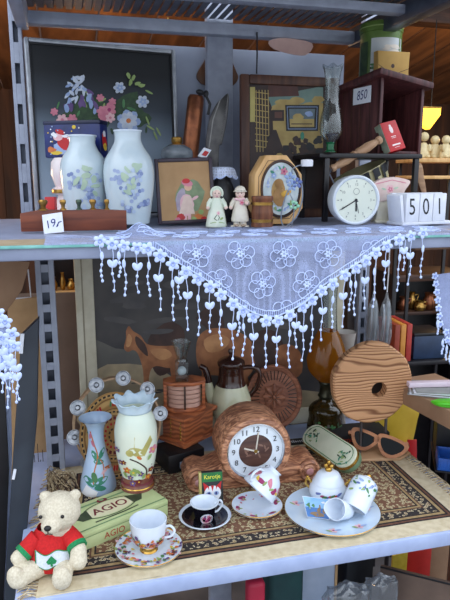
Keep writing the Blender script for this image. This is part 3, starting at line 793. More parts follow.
# large framed scene (mirror-like painting)
t = T('framed_scene', 'wide brown framed picture of a yellow and teal room behind the octagonal plaque', 'picture', h(244, 1.585, ZC), rz=0, lean=2)
tl = t.pt(240, 74); rr_ = t.pt(338, 76)
b = t.b(); frame_bars(b, tl[0], rr_[0], 0, tl[1], 9, -3, 4, grain('scene_frame_wood', (98, 64, 46), (66, 40, 32), 50, 'Z'), 1.5); t.part('frame', b)
b = t.b(); f = lambda px, py, e: V((t.pt(px, py)[0], -e, t.pt(px, py)[1]))
sk = pm('painted_teal', (116, 140, 128), (96, 122, 116), 20, .5); ye = pm('painted_ochre', (184, 160, 96), (160, 134, 76), 24, .5); db_ = pm('painted_umber', (56, 34, 28), (38, 24, 22), 24, .5)
b.prism([(tl[0] + 8, 6), (rr_[0] - 8, 6), (rr_[0] - 8, tl[1] - 8), (tl[0] + 8, tl[1] - 8)], 0, 2, db_)
b.poly(f, [(268, 97), (323, 86), (323, 106), (272, 108)], sk); b.poly(f, [(272, 106), (323, 103), (323, 148), (274, 148)], ye)
for px, py, rx, ry in ((285, 103, 10, 4), (296, 101, 8, 4), (310, 105, 9, 3), (278, 108, 7, 4), (318, 100, 6, 4)): b.blob(f, px, py, rx, ry, 0, ye, 12, .15)
b.poly(f, [(250, 87), (255, 87), (255, 122), (250, 122)], pm('painted_yellow', (190, 176, 104), (172, 156, 88), 24, .5))
b.poly(f, [(268, 85), (297, 84), (299, 96), (268, 97)], pm('painted_beam', (88, 48, 38), (70, 38, 32), 24, .5))
for px in range(256, 270, 3): b.line(f, [(px, 90), (px + 1, 152)], .8, ye)
for py in range(92, 150, 6): b.line(f, [(255, py), (269, py + 2)], .8, ye)
b.poly(f, [(272, 110), (284, 110), (284, 121), (272, 121)], db_); b.poly(f, [(274.5, 112), (282, 112), (282, 118), (274.5, 118)], pm('painted_umber_light', (110, 66, 50), (90, 54, 44), 24, .5))
b.poly(f, [(285, 105), (319, 105), (318, 131), (286, 131)], black); b.line(f, [(287, 107), (317, 107), (316, 129), (288, 129)], .7, lblue, closed=True)
b.poly(f, [(289, 109), (315, 109), (314, 120), (289.5, 120)], pm('painted_slate', (104, 120, 124), (88, 104, 112), 40, .5)); b.poly(f, [(289.5, 119), (314, 119), (314, 127), (290, 127)], ye)
b.blob(f, 298, 117, 6, 3, 0, ye, 10, .2); b.blob(f, 309, 114, 4, 3, 0, lblue, 10, .2); b.line(f, [(291, 124), (312, 124)], 1, db_)
r3 = random.Random(12)
for i in range(36): b.blob(f, r3.uniform(270, 322), r3.uniform(138, 158), r3.uniform(2, 5), r3.uniform(2, 4), r3.uniform(0, 180), r3.choice([db_, wdark, ye, black, black, teal if i == 4 else db_]), 9, .25)
b.poly(f, [(272, 130), (276, 130), (284, 152), (264, 152)], db_); b.blob(f, 302, 136, 2, 4, 0, teal, 10)
t.part('picture', b)
# =================================================== upper shelf, right
# low black stand carrying the cabinet
ztop = q(352, 153, 1.40).z
t = T('plant_stand', 'low black wooden stand under the mahogany cabinet and the glass chimney', 'stand', (h(368, 1.42, ZC)), rz=0)
Hs = (ztop - ZC) / t.k
xl = t.pt(318, 153)[0]; xr_ = t.pt(421, 150)[0]
b = t.b(); b.box(xl, xr_, -4, 66, Hs - 4.5, Hs, blackw, b=1); t.part('top', b)
for x in (xl + 9, xr_ - 5):
    for y in (0, 60):
        b = t.b(); b.box(x - 2.6, x + 2.6, y - 2.6, y + 2.6, 0, Hs - 4.5, blackw, b=.8); t.part('leg', b)
# cabinet
ZT = ztop + .001
t = T('mahogany_cabinet', 'dark mahogany house-shaped cabinet with a flat overhanging roof and open right side', 'cabinet', (h(377, 1.44, ZT)), rz=15)
zc_ = t.pt(377, 77)[1]
def side_len(px, ang):                 # length along a wall direction to reach a pixel column
    lo, hi = 0, 300
    for _ in range(40):
        mid = (lo + hi) / 2; p = t.W @ V((mid * t.k * math.cos(R(ang)), mid * t.k * math.sin(R(ang)), 0)); x = proj(p)[0]
        if (ang >= 90 and x > px) or (ang < 90 and x < px): lo = mid
        else: hi = mid
    return lo
Lr = side_len(420, 0); Ll = side_len(318, 90)
SH = .15                                # the roof drops away from its near corner
def shear(b):
    for v in b.bm.verts:
        if v.co.z > zc_ - 4: v.co.z -= SH * max(0, v.co.x * .8 + v.co.y)
    return b

b = t.b()
b.box(0, 3, 0, Ll, 0, zc_, wmah, b=.4)                                  # left wall, facing the vases
for i in range(1, 7): b.box(-.25, 0, Ll * i / 7 - .35, Ll * i / 7 + .35, 0, zc_, wdark, b=0)
t.part('side_panel', shear(b))
b = t.b(); b.box(Lr - 3, Lr, 0, Ll, 0, zc_, wmah, b=.4); t.part('side_panel', shear(b))
b = t.b(); b.box(3, Lr - 3, Ll - 3, Ll, 0, zc_, wmah, b=.3); t.part('back_board', shear(b))
b = t.b(); b.box(3, Lr - 3, 0, Ll - 3, 0, 3, wmah, b=.3); t.part('bottom_board', b)
b = t.b(); b.box(0, 4, -1, 2.5, 0, zc_, wmah, b=.6); t.part('door_post', shear(b))
b = t.b(); b.box(Lr - 4, Lr, -1, 2.5, 0, zc_, wmah, b=.6); t.part('door_post', shear(b))
b = t.b(); b.box(-7, Lr + 7, -7, Ll + 7, zc_, zc_ + 6.5, wmah, b=1.6)
for v in b.bm.verts: v.co.z -= SH * (v.co.x * .8 + v.co.y)
t.part('roof', b)
print('CAB', Lr, Ll, [tuple(round(c, 3) for c in t.W @ V((x * t.k, y * t.k, 0))) for x, y in ((0, 0), (Lr, 0), (0, Ll), (Lr, Ll))])
def roof_at(x, y):
    p = cab_.I @ V((x, y, 0)); u, v = p.x / cab_.k, p.y / cab_.k
    return ZT + (zc_ + 6.5 - SH * (u * .8 + v)) * cab_.k
cab_ = t
cab = t
# price on its left wall
tt = T('price_tag', 'white price tag reading 850 stuck to the mahogany cabinet', 'price tag', cab.W @ V((-.003 - .4 * cab.k, side_len(362, 90) * cab.k, 0)), rz=15 - 90)
za = tt.pt(362, 104)[1]; zb = tt.pt(362, 87)[1]; xa = tt.pt(353.5, 95)[0]; xb = tt.pt(371, 95)[0]
b = tt.b(); b.prism([(xa, za), (xb, za + .6), (xb, zb), (xa, zb - .6)], -.4, .1, paper); b.text('850', (xa + xb) / 2, (za + zb) / 2, 12.5, -.4, ink, rot=3, ital=.2, sx=.8); tt.solo(b)

# tin and little box on the roof
t = T('round_tin', 'round green tin with a pale landscape label on top of the mahogany cabinet', 'tin', (h(379, 1.60, ZT + .2).x, 1.60, max(roof_at(h(379, 1.60, ZT + .2).x + dx_, 1.60 + dy_) for dx_ in (-.045, .045) for dy_ in (-.045, .045)) - .004))
H = t.pt(379, 24)[1]
tg = pm('green_tin', (104, 132, 60), (78, 104, 44), 20, .35); lab = pm('pale_label', (206, 208, 206), (188, 194, 196), 20, .5)
b = t.b(); b.lathe([(0, 0), (19.5, 0), (20, 1), (20, H - 9), (0, H - 9)], tg, 48)
f = lm([(20, 0), (20, H)])
b.patch(f, [(-9, H * .20), (18.9, H * .20), (18.9, H * .74), (-9, H * .74)], lab, 10)
for i in range(26): b.blob(f, rnd.uniform(-7, 18), H * .27 + abs(rnd.gauss(0, 3)), rnd.uniform(1.4, 3.2), rnd.uniform(1, 2.4), 0, rnd.choice([green, dg, lgreen, wdark]), 8, .2)
for i in range(7): b.blob(f, rnd.uniform(-4, 17), H * .58 + rnd.uniform(-3, 4), 4, 1.2, 0, pm('cloud_print', (224, 216, 204), (214, 204, 192), 40, .5), 9, .2)
b.patch(f, [(-19, 2), (-12, 2), (-12, H * .7), (-19, H * .7)], dg)
t.part('body', b)
b = t.b(); b.lathe([(0, H), (18.5, H), (20.4, H - 1), (20.9, H - 2.5), (20.9, H - 9.5), (20.1, H - 9.8)], tg, 48)
b.lathe([(20.9, H - 4.6), (21.4, H - 5.2), (20.9, H - 5.8)], lgreen, 48); t.part('lid', b)
t = T('paper_pouch', 'small tan paper box with a round hole, in front of the green tin', 'box', (h(394, 1.515, ZT + .2).x, 1.515, roof_at(h(394, 1.515, ZT + .2).x, 1.52) - .001), rz=2)
P_ = t.P([(378, 70), (410, 79), (409, 62), (409.5, 51), (376, 51.5), (378, 60)]); mn = min(p[1] for p in P_)
x0, x1 = t.pt(377.5, 65)[0], t.pt(409.5, 65)[0]; z1 = t.pt(393, 51)[1]
b = t.b(); b.prism([(x0, 0), (x1, 0), (x1 - .6, z1 * .5), (x1, z1), (x0, z1 - .3), (x0 + .8, z1 * .55)], 0, 9, pm('mustard_paper', (196, 156, 84), (178, 138, 70), 16, .7), b=.6)
f = pl(0); cxx = t.pt(393, 62); b.line(f, [(x0 + 1, z1 * .58), (cxx[0] - 4, z1 * .38), (cxx[0] + 6, z1 * .36), (x1 - 1, z1 * .5)], .5, wdark); b.blob(f, cxx[0], z1 * .56, 2, 2, 0, wdark, 12); t.solo(b)

# clear lamp chimney on green foot
t = T('glass_chimney', 'clear fluted glass lamp chimney with a green foot on the black stand', 'glass chimney', h(330, 1.40, ZT))
pr = t.prof([(10.5, 66), (8.6, 71), (7.4, 80), (7.0, 92), (7.6, 104), (10, 115), (11.4, 126), (10.6, 134), (7, 140), (4.4, 143)])
b = t.b(); b.lathe(sm(pr, 4), cglass, 36, wav=lambda a, i: (1 + (.09 * math.cos(6 * a) if i < 8 else 0), (1.2 * math.cos(6 * a) if i < 2 else 0)))
b.lathe([(r - .7, z) for r, z in sm(pr, 4)], cglass, 36, wav=lambda a, i: (1 + (.09 * math.cos(6 * a) if i < 8 else 0), (1.2 * math.cos(6 * a) if i < 2 else 0))); t.part('chimney', b)
z = pr[-1][1]
b = t.b(); b.lathe([(0, 0), (5.2, 0), (5.4, 1), (3.8, 2.4), (3.8, z - 1), (4.8, z), (4.4, z + .8), (0, z + .6)], pm('green_glass_foot', (24, 104, 62), (16, 76, 46), 40, .1), 28); t.part('foot', b)

# red box leaning on the stand
t = T('red_packet', 'tilted red packet with a white crest standing on the black stand', 'packet', h(398, 1.41, ZT), rz=14, lean=20, roll=-13, k=.00276)
P_ = t.P([(384.5, 115.5), (403, 118.5), (411, 145.5), (390.5, 142)])
x0, x1 = P_[3][0], P_[2][0]; z0 = -2; z1 = P_[0][1]
w_ = 19
b = t.b(); b.box(-w_ / 2 + 2, w_ / 2 + 2, 0, 9, 3, 31, red, b=.5); b.box(-w_ / 2 + 1.6, -w_ / 2 + 2, .4, 8.6, 3.4, 30.6, pm('silver_green_edge', (150, 158, 140), (120, 130, 112), 40, .4), b=0)
f = pl(0); wr = pm('crest_white', (240, 224, 222), (232, 212, 210), 60, .5)
b.blob(f, 2.2, 23, 2.2, 3.6, 0, wr, 12); b.blob(f, 2.2, 26.5, 1.4, 1.4, 0, wr, 8); b.line(f, [(-1, 16.4), (5, 16.4)], .6, wr); b.line(f, [(-.4, 15), (4.6, 15)], .4, wr); b.line(f, [(-3, 8.4), (7, 8.4)], 1.4, wr); b.line(f, [(-1, 6), (5, 6)], .4, wr)
t.solo(b)

# bucket with turned handle
t = T('small_bucket', 'tilted beige bucket with black squares and a turned wooden handle behind the alarm clock', 'bucket', h(392, 1.40, ZC), rz=-4, roll=-25)
beige = pm('beige_enamel', (186, 178, 138), (166, 158, 120), 20, .5)
b = t.b(); b.lathe([(0, 1), (23, 1), (24, 3), (27, 38), (28.3, 39), (28.3, 40.5), (26.6, 40.4), (23, 5), (0, 5)], beige, 44, MT(-2, 30, 15))
f0 = lm([(25, 8), (29.2, 45)]); fb = lambda u, v, e: f0(u, v, e) + V((-2, 30, 12))
for u in (-17, -6, 6, 17):
    b.patch(fb, [(u - 3.8, 29), (u + 3.8, 29), (u + 3.8, 43), (u - 3.8, 43)], inkblack, 5); b.patch(fb, [(u - .6, 29), (u + 3.8, 29), (u + 3.8, 34), (u - .6, 34)], beige, 4)
t.part('pail', b)
# turned grip drawn where it hangs, bail wires down to the rim
ga = t.pt(331.5, 169, 8); gb = t.pt(381, 139, 8)
A, Bp = V((ga[0], 8, ga[1])), V((gb[0], 8, gb[1])); L = (Bp - A).length
rotm = V((0, 0, 1)).rotation_difference(Bp - A).to_matrix().to_4x4()
b = t.b(); b.lathe([(0, 0), (3.4, 0), (4, 2), (3.4, 4), (2.8, 5), (4, 9), (4.8, L * .3), (4, L * .42), (4.6, L * .46), (3.4, L * .5), (4.6, L * .54), (4.2, L * .6), (4.8, L * .72), (3.8, L - 9), (2.8, L - 5), (4, L - 4), (4.2, L - 1.5), (3.4, L), (0, L)], wspin, 24, Matrix.Translation(A) @ rotm); t.part('grip', b)
b = t.b(); rimL = V((-30, 30, 50)); rimR = V((26, 30, 50))
b.tube([A, (A.x - 2, 14, A.z - 4), rimL], .8, steel, 6); t.part('bail_wire', b)
b = t.b(); b.tube([Bp, (Bp.x + 3, 14, Bp.z - 3), rimR], 1.0, steel, 6); t.part('bail_wire', b)

# alarm clock
t = T('alarm_clock', 'round white alarm clock with a cream dial standing before the black stand', 'alarm clock', h(352, 1.305, ZC), rz=-6)
c0 = t.pt(355.5, 203); Rr = 24.5
Mo = MT(c0[0], 0, max(c0[1], Rr)) @ RX(90); c0 = (c0[0], max(c0[1], Rr))
wc = pm('white_clock_case', (222, 228, 232), (210, 218, 226), 20, .25)
b = t.b(); b.lathe([(0, -20), (Rr - 4, -20), (Rr - 1, -17), (Rr, -8), (Rr, 0), (Rr - .3, 2), (Rr - 1.6, 2.8), (Rr - 3, 2), (Rr - 3.4, .6), (0, .6)], wc, 56, Mo); t.part('case', b)
b = t.b(); dial = pm('cream_dial', (226, 230, 214), (218, 224, 208), 16, .35); b.lathe([(Rr - 3.3, .7), (Rr - 3.4, 1), (0, 1)], dial, 48, Mo)
f = lambda u, v, e: V((c0[0] + u, -1 - e, c0[1] + v)); gy = pm('clock_grey', (130, 134, 128), (116, 120, 116), 60, .5)
for i in range(12):
    a = 2 * PI * i / 12; b.line(f, [(19.5 * math.sin(a), 19.5 * math.cos(a)), (17.6 * math.sin(a), 17.6 * math.cos(a))], .7, gy)
    b.text(str(i or 12), 15.3 * math.sin(a), 15.3 * math.cos(a), 3.6, 0, gy, f=f)
b.line(f, [(3 * math.cos(a), 8.5 + 3 * math.sin(a)) for a in [i * PI / 8 for i in range(16)]], .4, gy, closed=True)
t.part('dial', b)
b = t.b(); b.lay = 30; b.line(f, [(2, -1.5), (0, 0), (-15, -9)], 1.1, inkblack); b.line(f, [(0, 1), (.5, -11)], 1.6, inkblack); b.line(f, [(0, 0), (3.2, -13)], .5, inkblack); b.blob(f, 0, 0, 1.6, 1.6, 0, inkblack, 12); t.part('hands', b)

# fan-shaped porcelain vase
t = T('fan_vase', 'cream fan-shaped porcelain vase with a pink rose between alarm clock and calendar', 'vase', h(389, 1.335, ZC), rz=-8)
fanp = t.P(sm([(376, 200), (372, 186), (380, 180), (392, 177), (401, 178), (410, 181.5), (407, 188), (402, 195), (396, 198)], 3) + [(394, 206), (395, 216), (393, 223), (377, 223), (378, 212)])
ledge = t.pt(389, 223)[1]
b = t.b(); b.prism(t.P([(376, 201), (379, 199), (395, 198), (394, 206), (396, 216), (393, 223), (376, 223), (378, 212)]), 2, 12, cream, b=1.5)
b.box(t.pt(375, 223)[0], t.pt(394, 223)[0], 0, 14, 0, 3, cream, b=1); t.part('pedestal', b)
b = t.b(); fp = t.P(sm([(373, 202), (370, 188), (379, 180), (392, 177), (402, 178), (411, 181.5), (406, 190), (403, 196), (394, 199), (382, 202)], 4, True))
b.prism(fp, 0, 9, pm('pink_cream_porcelain', (226, 210, 200), (216, 184, 176), 22, .3), b=1.6)
f = lambda px, py, e: V((t.pt(px, py)[0], -e, t.pt(px, py)[1]))
b.flower(f, 390, 189, 4.4, lpink, pink, 6); b.flower(f, 390.3, 189.3, 2.6, pink, lpink, 5, 30); b.blob(f, 384, 189, 2.6, 1, 20, pm('faded_leaf', (184, 204, 176)), 8); b.blob(f, 396, 188, 2.6, 1, -20, pm('faded_leaf', (184, 204, 176)), 8); b.line(f, [(376, 184), (392, 180), (406, 183)], .8, pink); t.part('fan', b)

# perpetual calendar and its blocks
t = T('calendar_stand', 'white wooden calendar tray holding number blocks at the right end', 'calendar', h(424, 1.275, ZC), rz=10, roll=0)
x0 = t.pt(401.5, 221)[0]; k0 = t.k
b = t.b(); wt = pm('white_wash_wood', (224, 226, 232), (208, 212, 222), 30, .6, 0, .1)
b.box(x0, x0 + 66, -2, 22, 0, 3, wt, b=.5); t.part('tray', b)
b = t.b(); b.box(x0, x0 + 66, 16, 19, 3, 31, wt, b=.5); t.part('back_board', b)
b = t.b(); b.prism([(x0, 3), (x0 + 3, 3), (x0 - 1, 30), (x0 - 4.5, 29)], -1, 19, wt, b=.4); t.part('end_board', b)
for i, (n_, lb) in enumerate((('5', 'white wooden calendar block with a black 5'), ('0', 'white wooden calendar block with a black 0'), ('1', 'white wooden calendar block with a black 1, cut by the frame'))):
    xx = x0 + 4 + i * 17.4
    tb = T('calendar_block', lb, 'calendar block', t.W @ V((xx * k0, 0, 3.05 * k0)), rz=10, k=k0, group='calendar number blocks')
    b = tb.b(); b.box(0, 16.6, -1, 15, 0, 27.6, wt, b=.7); b.text(n_, 8.3, 14, 23, -1, inkblack, sx=.8, ital=-.12); tb.solo(b)

# behind the calendar: wooden spatula, cream figures on an orange board
t = T('wooden_spatula', 'pale wooden spatula standing behind the calendar blocks', 'spatula', h(424, 1.46, ZC), rz=-20, roll=-3)
b = t.b(); b.prism(t.P(sm([(420, 163), (417, 168), (417, 178), (421, 190), (424, 200), (424, 222), (427, 222), (427, 200), (426, 188), (424, 176), (422.5, 166)], 3, True)), 0, 2, wspin, b=.5); t.solo(b)
zs = q(420, 158, 2.1).z
t = T('display_table', 'honey-coloured wooden display table in the hall behind the calendar', 'table', (q(425, 158, 2.1).x, 2.1, 0), rz=-6, k=.0033)
b = t.b(); hz = zs / t.k; b.box(-14, 60, -2, 50, hz - 5, hz, wlight, b=.8); t.part('top', b)
b = t.b(); b.box(-16, 60, -4, 44, hz - 20 - 4, hz - 20, wlight, b=.8); t.part('shelf', b)
for x in (-10, 56):
    for y in (4, 44): b = t.b(); b.box(x - 2, x + 2, y - 2, y + 2, 0, hz - 5, blackw, b=.4); t.part('leg', b)
for i, (px, Y, lb) in enumerate(((423, 2.15, 'cream figurine on the hall table, left of its two neighbours'), (434, 2.17, 'cream figurine on the hall table, the middle one'), (445, 2.13, 'cream figurine on the hall table, nearest the right edge of the frame'))):
    t = T('ceramic_figurine', lb, 'figurine', h(px, Y, zs), group='cream figurines on the hall table', rz=-20 + i * 14)
    b = t.b(); cr = pm('cream_hall_ceramic', (224, 206, 160), (206, 184, 136), 40, .4)
    b.lathe([(0, 0), (6, 0), (6.4, 3), (5, 9), (4, 13), (2.6, 15), (0, 16)], cr, 18, sy=.8); b.ball((0, 0, 18 + 3 * (i == 0)), (4.6, 4.2, 4.6), cr, seg=12)
    for s_ in (-1, 1): b.ball((s_ * 5, -2, 10), (2, 2.4, 4), cr, seg=8); b.ball((s_ * 3.4, -5, 1.6), (2.6, 3, 1.8), cr, seg=8)
    t.solo(b)
# sheet of pinkish plastic hanging under the deck
t = T('paper_sheet', 'pale pink paper sheet tucked under the deck above the framed scene', 'paper', q(290, 44, 1.70), rz=0)
b = t.b(); b.prism(t.P(sm([(269, 41), (285, 38), (312, 43), (308, 54), (296, 55), (274, 49)], 3, True)), 0, .8, pm('pink_paper', (214, 178, 168), (198, 160, 152), 20, .7)); t.solo(b)
# =================================================== lace on the upper shelf
YF = SY0 - .010                                       # plane of the hanging lace
chainL = [(100, 241), (112, 244), (124, 246), (137, 248), (148, 249), (160, 256), (173, 264), (186, 272), (198, 279), (210, 287), (221, 295), (233, 304), (243, 311), (253, 317), (266, 321)]
chainR = [(278, 321), (290, 315), (303, 307), (312, 300), (322, 291), (333, 284), (345, 275), (356, 268), (366, 261), (376, 253), (387, 246), (399, 240), (411, 236), (423, 233)]
chain = [q(px, py - 4, YF) for px, py in chainL + chainR]
def drop(x):
    if x <= chain[4].x: return .004
    for a, c in zip(chain, chain[1:]):
        if a.x <= x <= c.x: return max(.004, ZC - (a.z + (c.z - a.z) * (x - a.x) / (c.x - a.x)))
    return .004
def fold(x, s):                                        # gentle ripple of the hanging cloth
    return .0035 * math.sin(x * 60 + 1) * min(1, s * 12)
lace = T('lace_tablecloth', 'lilac-white lace tablecloth with fringed edge hanging in a point over the upper shelf', 'tablecloth', (.35, SY0, ZU), rz=0, k=1)
def put(b):
    for v in b.bm.verts: v.co = lace.I @ v.co
    return b
b = B(); b.eps0 = .0004; b.epsd = .00001
x0, x1 = h(44, SY0, ZC).x, h(470, SY0, ZC).x
NX = 110; rows = [(-.25, 0), (-.18, 0), (-.12, 0), (-.07, 0), (-.03, 0), (-.006, 0)]
vs = []; fs = []
def bump(x, y):
    px = proj((x, SY0 + .03, ZC))[0]
    lump = .024 * math.exp(-((px - 146) / 14) ** 2) * math.exp(-((y + .10) / .06) ** 2)
    return .0015 * (1 + math.sin(x * 70 + y * 30) * math.sin(y * 80)) + lump
for i in range(NX + 1):
    x = x0 + (x1 - x0) * i / NX
    px = proj((x, SY0, ZC))[0]
    back = 1.0 if px > 128 else .55
    for (y, _) in rows: vs.append((x, SY0 - y * back if y < -.01 else SY0 + .004, ZU + .002 + bump(x, y)))
    d = drop(x)
    for j in range(9):
        t_ = j / 8; z = ZC + .001 - d * t_
        vs.append((x, YF + .002 - fold(x, d * t_), z if j else ZC + .0005))
nr = len(rows) + 9
for i in range(NX):
    for j in range(nr - 1): fs.append((i * nr + j, i * nr + j + 1, (i + 1) * nr + j + 1, (i + 1) * nr + j))
b.add(vs, fs, lacenet)
# embroidered blossoms on the hanging point and on the top
def onhang(x, z): return V((x, YF - .0012 - fold(x, ZC - z), z))
def inside(x, z, m=.008): return z < ZC - .004 and z > ZC - drop(x) + m
def blossom(cx, cz, on, ok):
    for k in range(6):
        a = PI / 3 * k + .2; px, pz = cx + .0165 * math.cos(a), cz + .0165 * math.sin(a)
        run = []
        for m in range(15):
            aa = 2 * PI * m / 14; x, z = px + .0112 * math.cos(aa), pz + .0112 * math.sin(aa)
            if (x - cx) ** 2 + (z - cz) ** 2 < .0095 ** 2: continue
            if ok(x, z): run.append(on(x, z))
            else:
                if len(run) > 2: b.tube(run, .00085, lacec, 5)
                run = []
        if len(run) > 2: b.tube(run, .00085, lacec, 5)
        a = PI / 3 * k
        if ok(cx, cz):
            p = on(cx + .0045 * math.cos(a), cz + .0045 * math.sin(a))
            b.ball(p, (.0034, .0008, .0022) if abs(p.z - ZC) > .003 and p.y < SY0 else (.0034, .0022, .0008), lacec, seg=8, rot=Matrix.Rotation(-a, 3, 'Y') if p.y < SY0 else Matrix.Rotation(a, 3, 'Z'))
for r_ in range(4):
    for c_ in range(9):
        pp = q(196 + c_ * 44 + (22 if r_ % 2 else 0) - 44, 254 + r_ * 30, YF)
        blossom(pp.x, pp.z, onhang, inside)
for r_ in range(2):
    for c_ in range(11):
        cx = h(120 + c_ * 36 + 18 * r_, SY0, ZC).x
        blossom(cx, .06 + r_ * .075, lambda x, z: V((x, SY0 + z, ZU + .0032 + bump(x, -z))), lambda x, z: z > .004 and x0 < x < x1)
# ladder-stitch border along the lower edge
bor = []
for i in range(121):
    x = chain[4].x + (chain[-2].x - chain[4].x) * i / 120; bor.append((x, ZC - drop(x)))
b.tube([onhang(x, z + .001) for x, z in bor], .0013, lacec, 6)
b.tube([onhang(x, z + .012) for x, z in bor if z + .012 < ZC - .001], .001, lacec, 6)
for x, z in bor:
    if z + .012 < ZC: b.tube([onhang(x, z + .001), onhang(x + .001, z + .012)], .0006, lacec, 4)
lace.part('lace_panel', put(b))
mot_r = .0122
rl = random.Random(21)
def motif(b, c, r, tilt):
    for k in range(5):
        a = 2 * PI * k / 5 + tilt
        b.ball((c.x + r * .58 * math.cos(a), c.y, c.z + r * .58 * math.sin(a)), (r * .52, .0014, r * .40), lacec, seg=8, rot=Matrix.Rotation(-a, 3, 'Y'))
    b.tube([(c.x + r * .3 * math.cos(a), c.y - .0016, c.z + r * .3 * math.sin(a)) for a in [2 * PI * i / 10 for i in range(10)]], .0008, pm('lace_centre_thread', (150, 168, 226), (140, 158, 220), 80, .8), 5, closed=True)  # ring of darker blue thread at the heart of the motif
def heart(b, c, s_):
    for sg in (-1, 1): b.ball((c.x + sg * s_ * .42, c.y, c.z), (s_ * .55, .0016, s_ * .9), lacec, seg=8, rot=Matrix.Rotation(sg * R(28), 3, 'Y'))
def leaf(b, c, s_): b.ball(c, (s_ * .5, .0014, s_ * 1.2), lacec, seg=8)
def tassel(c, L, kind):
    b = B(); x, y, z = c
    w = rl.uniform(-.003, .003)
    P_ = lambda t_: V((x + w * math.sin(t_ * 3) + .0015 * math.sin(t_ * 9 + x * 90), y - .001, z - L * t_))
    b.tube([P_(i / 9) for i in range(10)], .0007, lacec, 5)
    if kind: heart(b, P_(.36), .0088)
    else: leaf(b, P_(.30), .0066)
    for t_ in ((.6, .78, 1.0) if kind else (.55, .72, .86, 1.0)): b.ball(P_(t_), (.0026, .0022, .0032), lacec, seg=7)
    return b
cpts = [q(px, py, YF - .002) for px, py in chainL + chainR]
for i, c in enumerate(cpts):
    b = B(); motif(b, c, mot_r * (1.0 if 4 <= i < len(cpts) - 2 else .9), .3 * i); lace.part('flower_motif', put(b))
for i, c in enumerate(cpts):
    lng = rl.uniform(.076, .10) if i > 3 else rl.uniform(.058, .085)
    lace.part('tassel', put(tassel((c.x, c.y, c.z - .007), lng, i % 2 == 1)))
    if i < len(cpts) - 1 and i % 5 == 1:
        m = (c + cpts[i + 1]) / 2
        lace.part('tassel', put(tassel((m.x, m.y, m.z - .003), rl.uniform(.045, .075), i % 2 == 0)))

# liner board with a turquoise edge under the lace
t = T('shelf_liner', 'thin shelf liner with a turquoise edge under the lace, along the upper shelf front', 'shelf liner', (.2, SY0, ZU), rz=0, k=1)
b = B(); xx0, xx1 = -.30, h(78, SY0, ZC).x
for xa, xb in ((xx0, .92),):
    b.box(xa - .2, xb - .2, -.0065, .10, .0003, .0018, pm('liner_tan', (176, 156, 128), (160, 140, 112), 30, .6), b=0)
    b.box(xa - .2, xb - .2, -.0075, -.0035, -.004, .0018, pm('turquoise_edge', (132, 192, 184), (110, 172, 166), 60, .5), b=.001)
t.solo(b)

# two more lace ends, hanging at the left and the right of the stall
def lace_end(label, pts, Y, seed, sgn):
    """pts: visible pixel outline of the hanging end"""
    r_ = random.Random(seed)
    W = [q(px, py, Y) for px, py in pts]
    t = T('lace_cloth', label, 'lace cloth', W[0], rz=0, k=1)
    b = B(); loc = [(w.x - W[0].x, w.z - W[0].z) for w in W]
    b.prism(loc, 0, .0015, lacenet); t.part('lace_panel', b)
    return t, W, r_
t, W, r_ = lace_end('lace cloth end hanging at the left edge of the frame below the upper shelf', [(-60, 262), (-14, 262), (-4, 300), (8, 332), (12, 350), (-10, 372), (-60, 330)], 1.05, 3, 1)
for px, py in ((-2, 314), (5, 322), (12, 334), (8, 346), (2, 338), (14, 346), (4, 356), (9, 364), (1, 360)):
    b = B(); motif(b, q(px, py, 1.046) - t.loc, .0115, px * .3); t.part('flower_motif', b)
for px, py in ((2, 336), (7, 340), (11, 346), (16, 350), (5, 358), (14, 362), (0, 352)):
    b = tassel(q(px, py, 1.044) - t.loc, r_.uniform(.07, .10), True); t.part('tassel', b)
t, W, r_ = lace_end('pale lace cloth end hanging at the right edge of the frame below the upper shelf', [(434, 275), (470, 270), (480, 380), (456, 352), (446, 342), (441, 320), (437, 300)], 1.13, 4, -1)
for i in range(9):
    px, py = 435 + i * .9 + (i > 6) * 5, 276 + i * 8
    b = B(); motif(b, q(px, py, 1.127) - t.loc, .008, i); t.part('flower_motif', b)
for px, py in ((443, 338), (447, 344), (451, 348), (439, 318)):
    b = tassel(q(px, py, 1.125) - t.loc, .035, False); t.part('tassel', b)
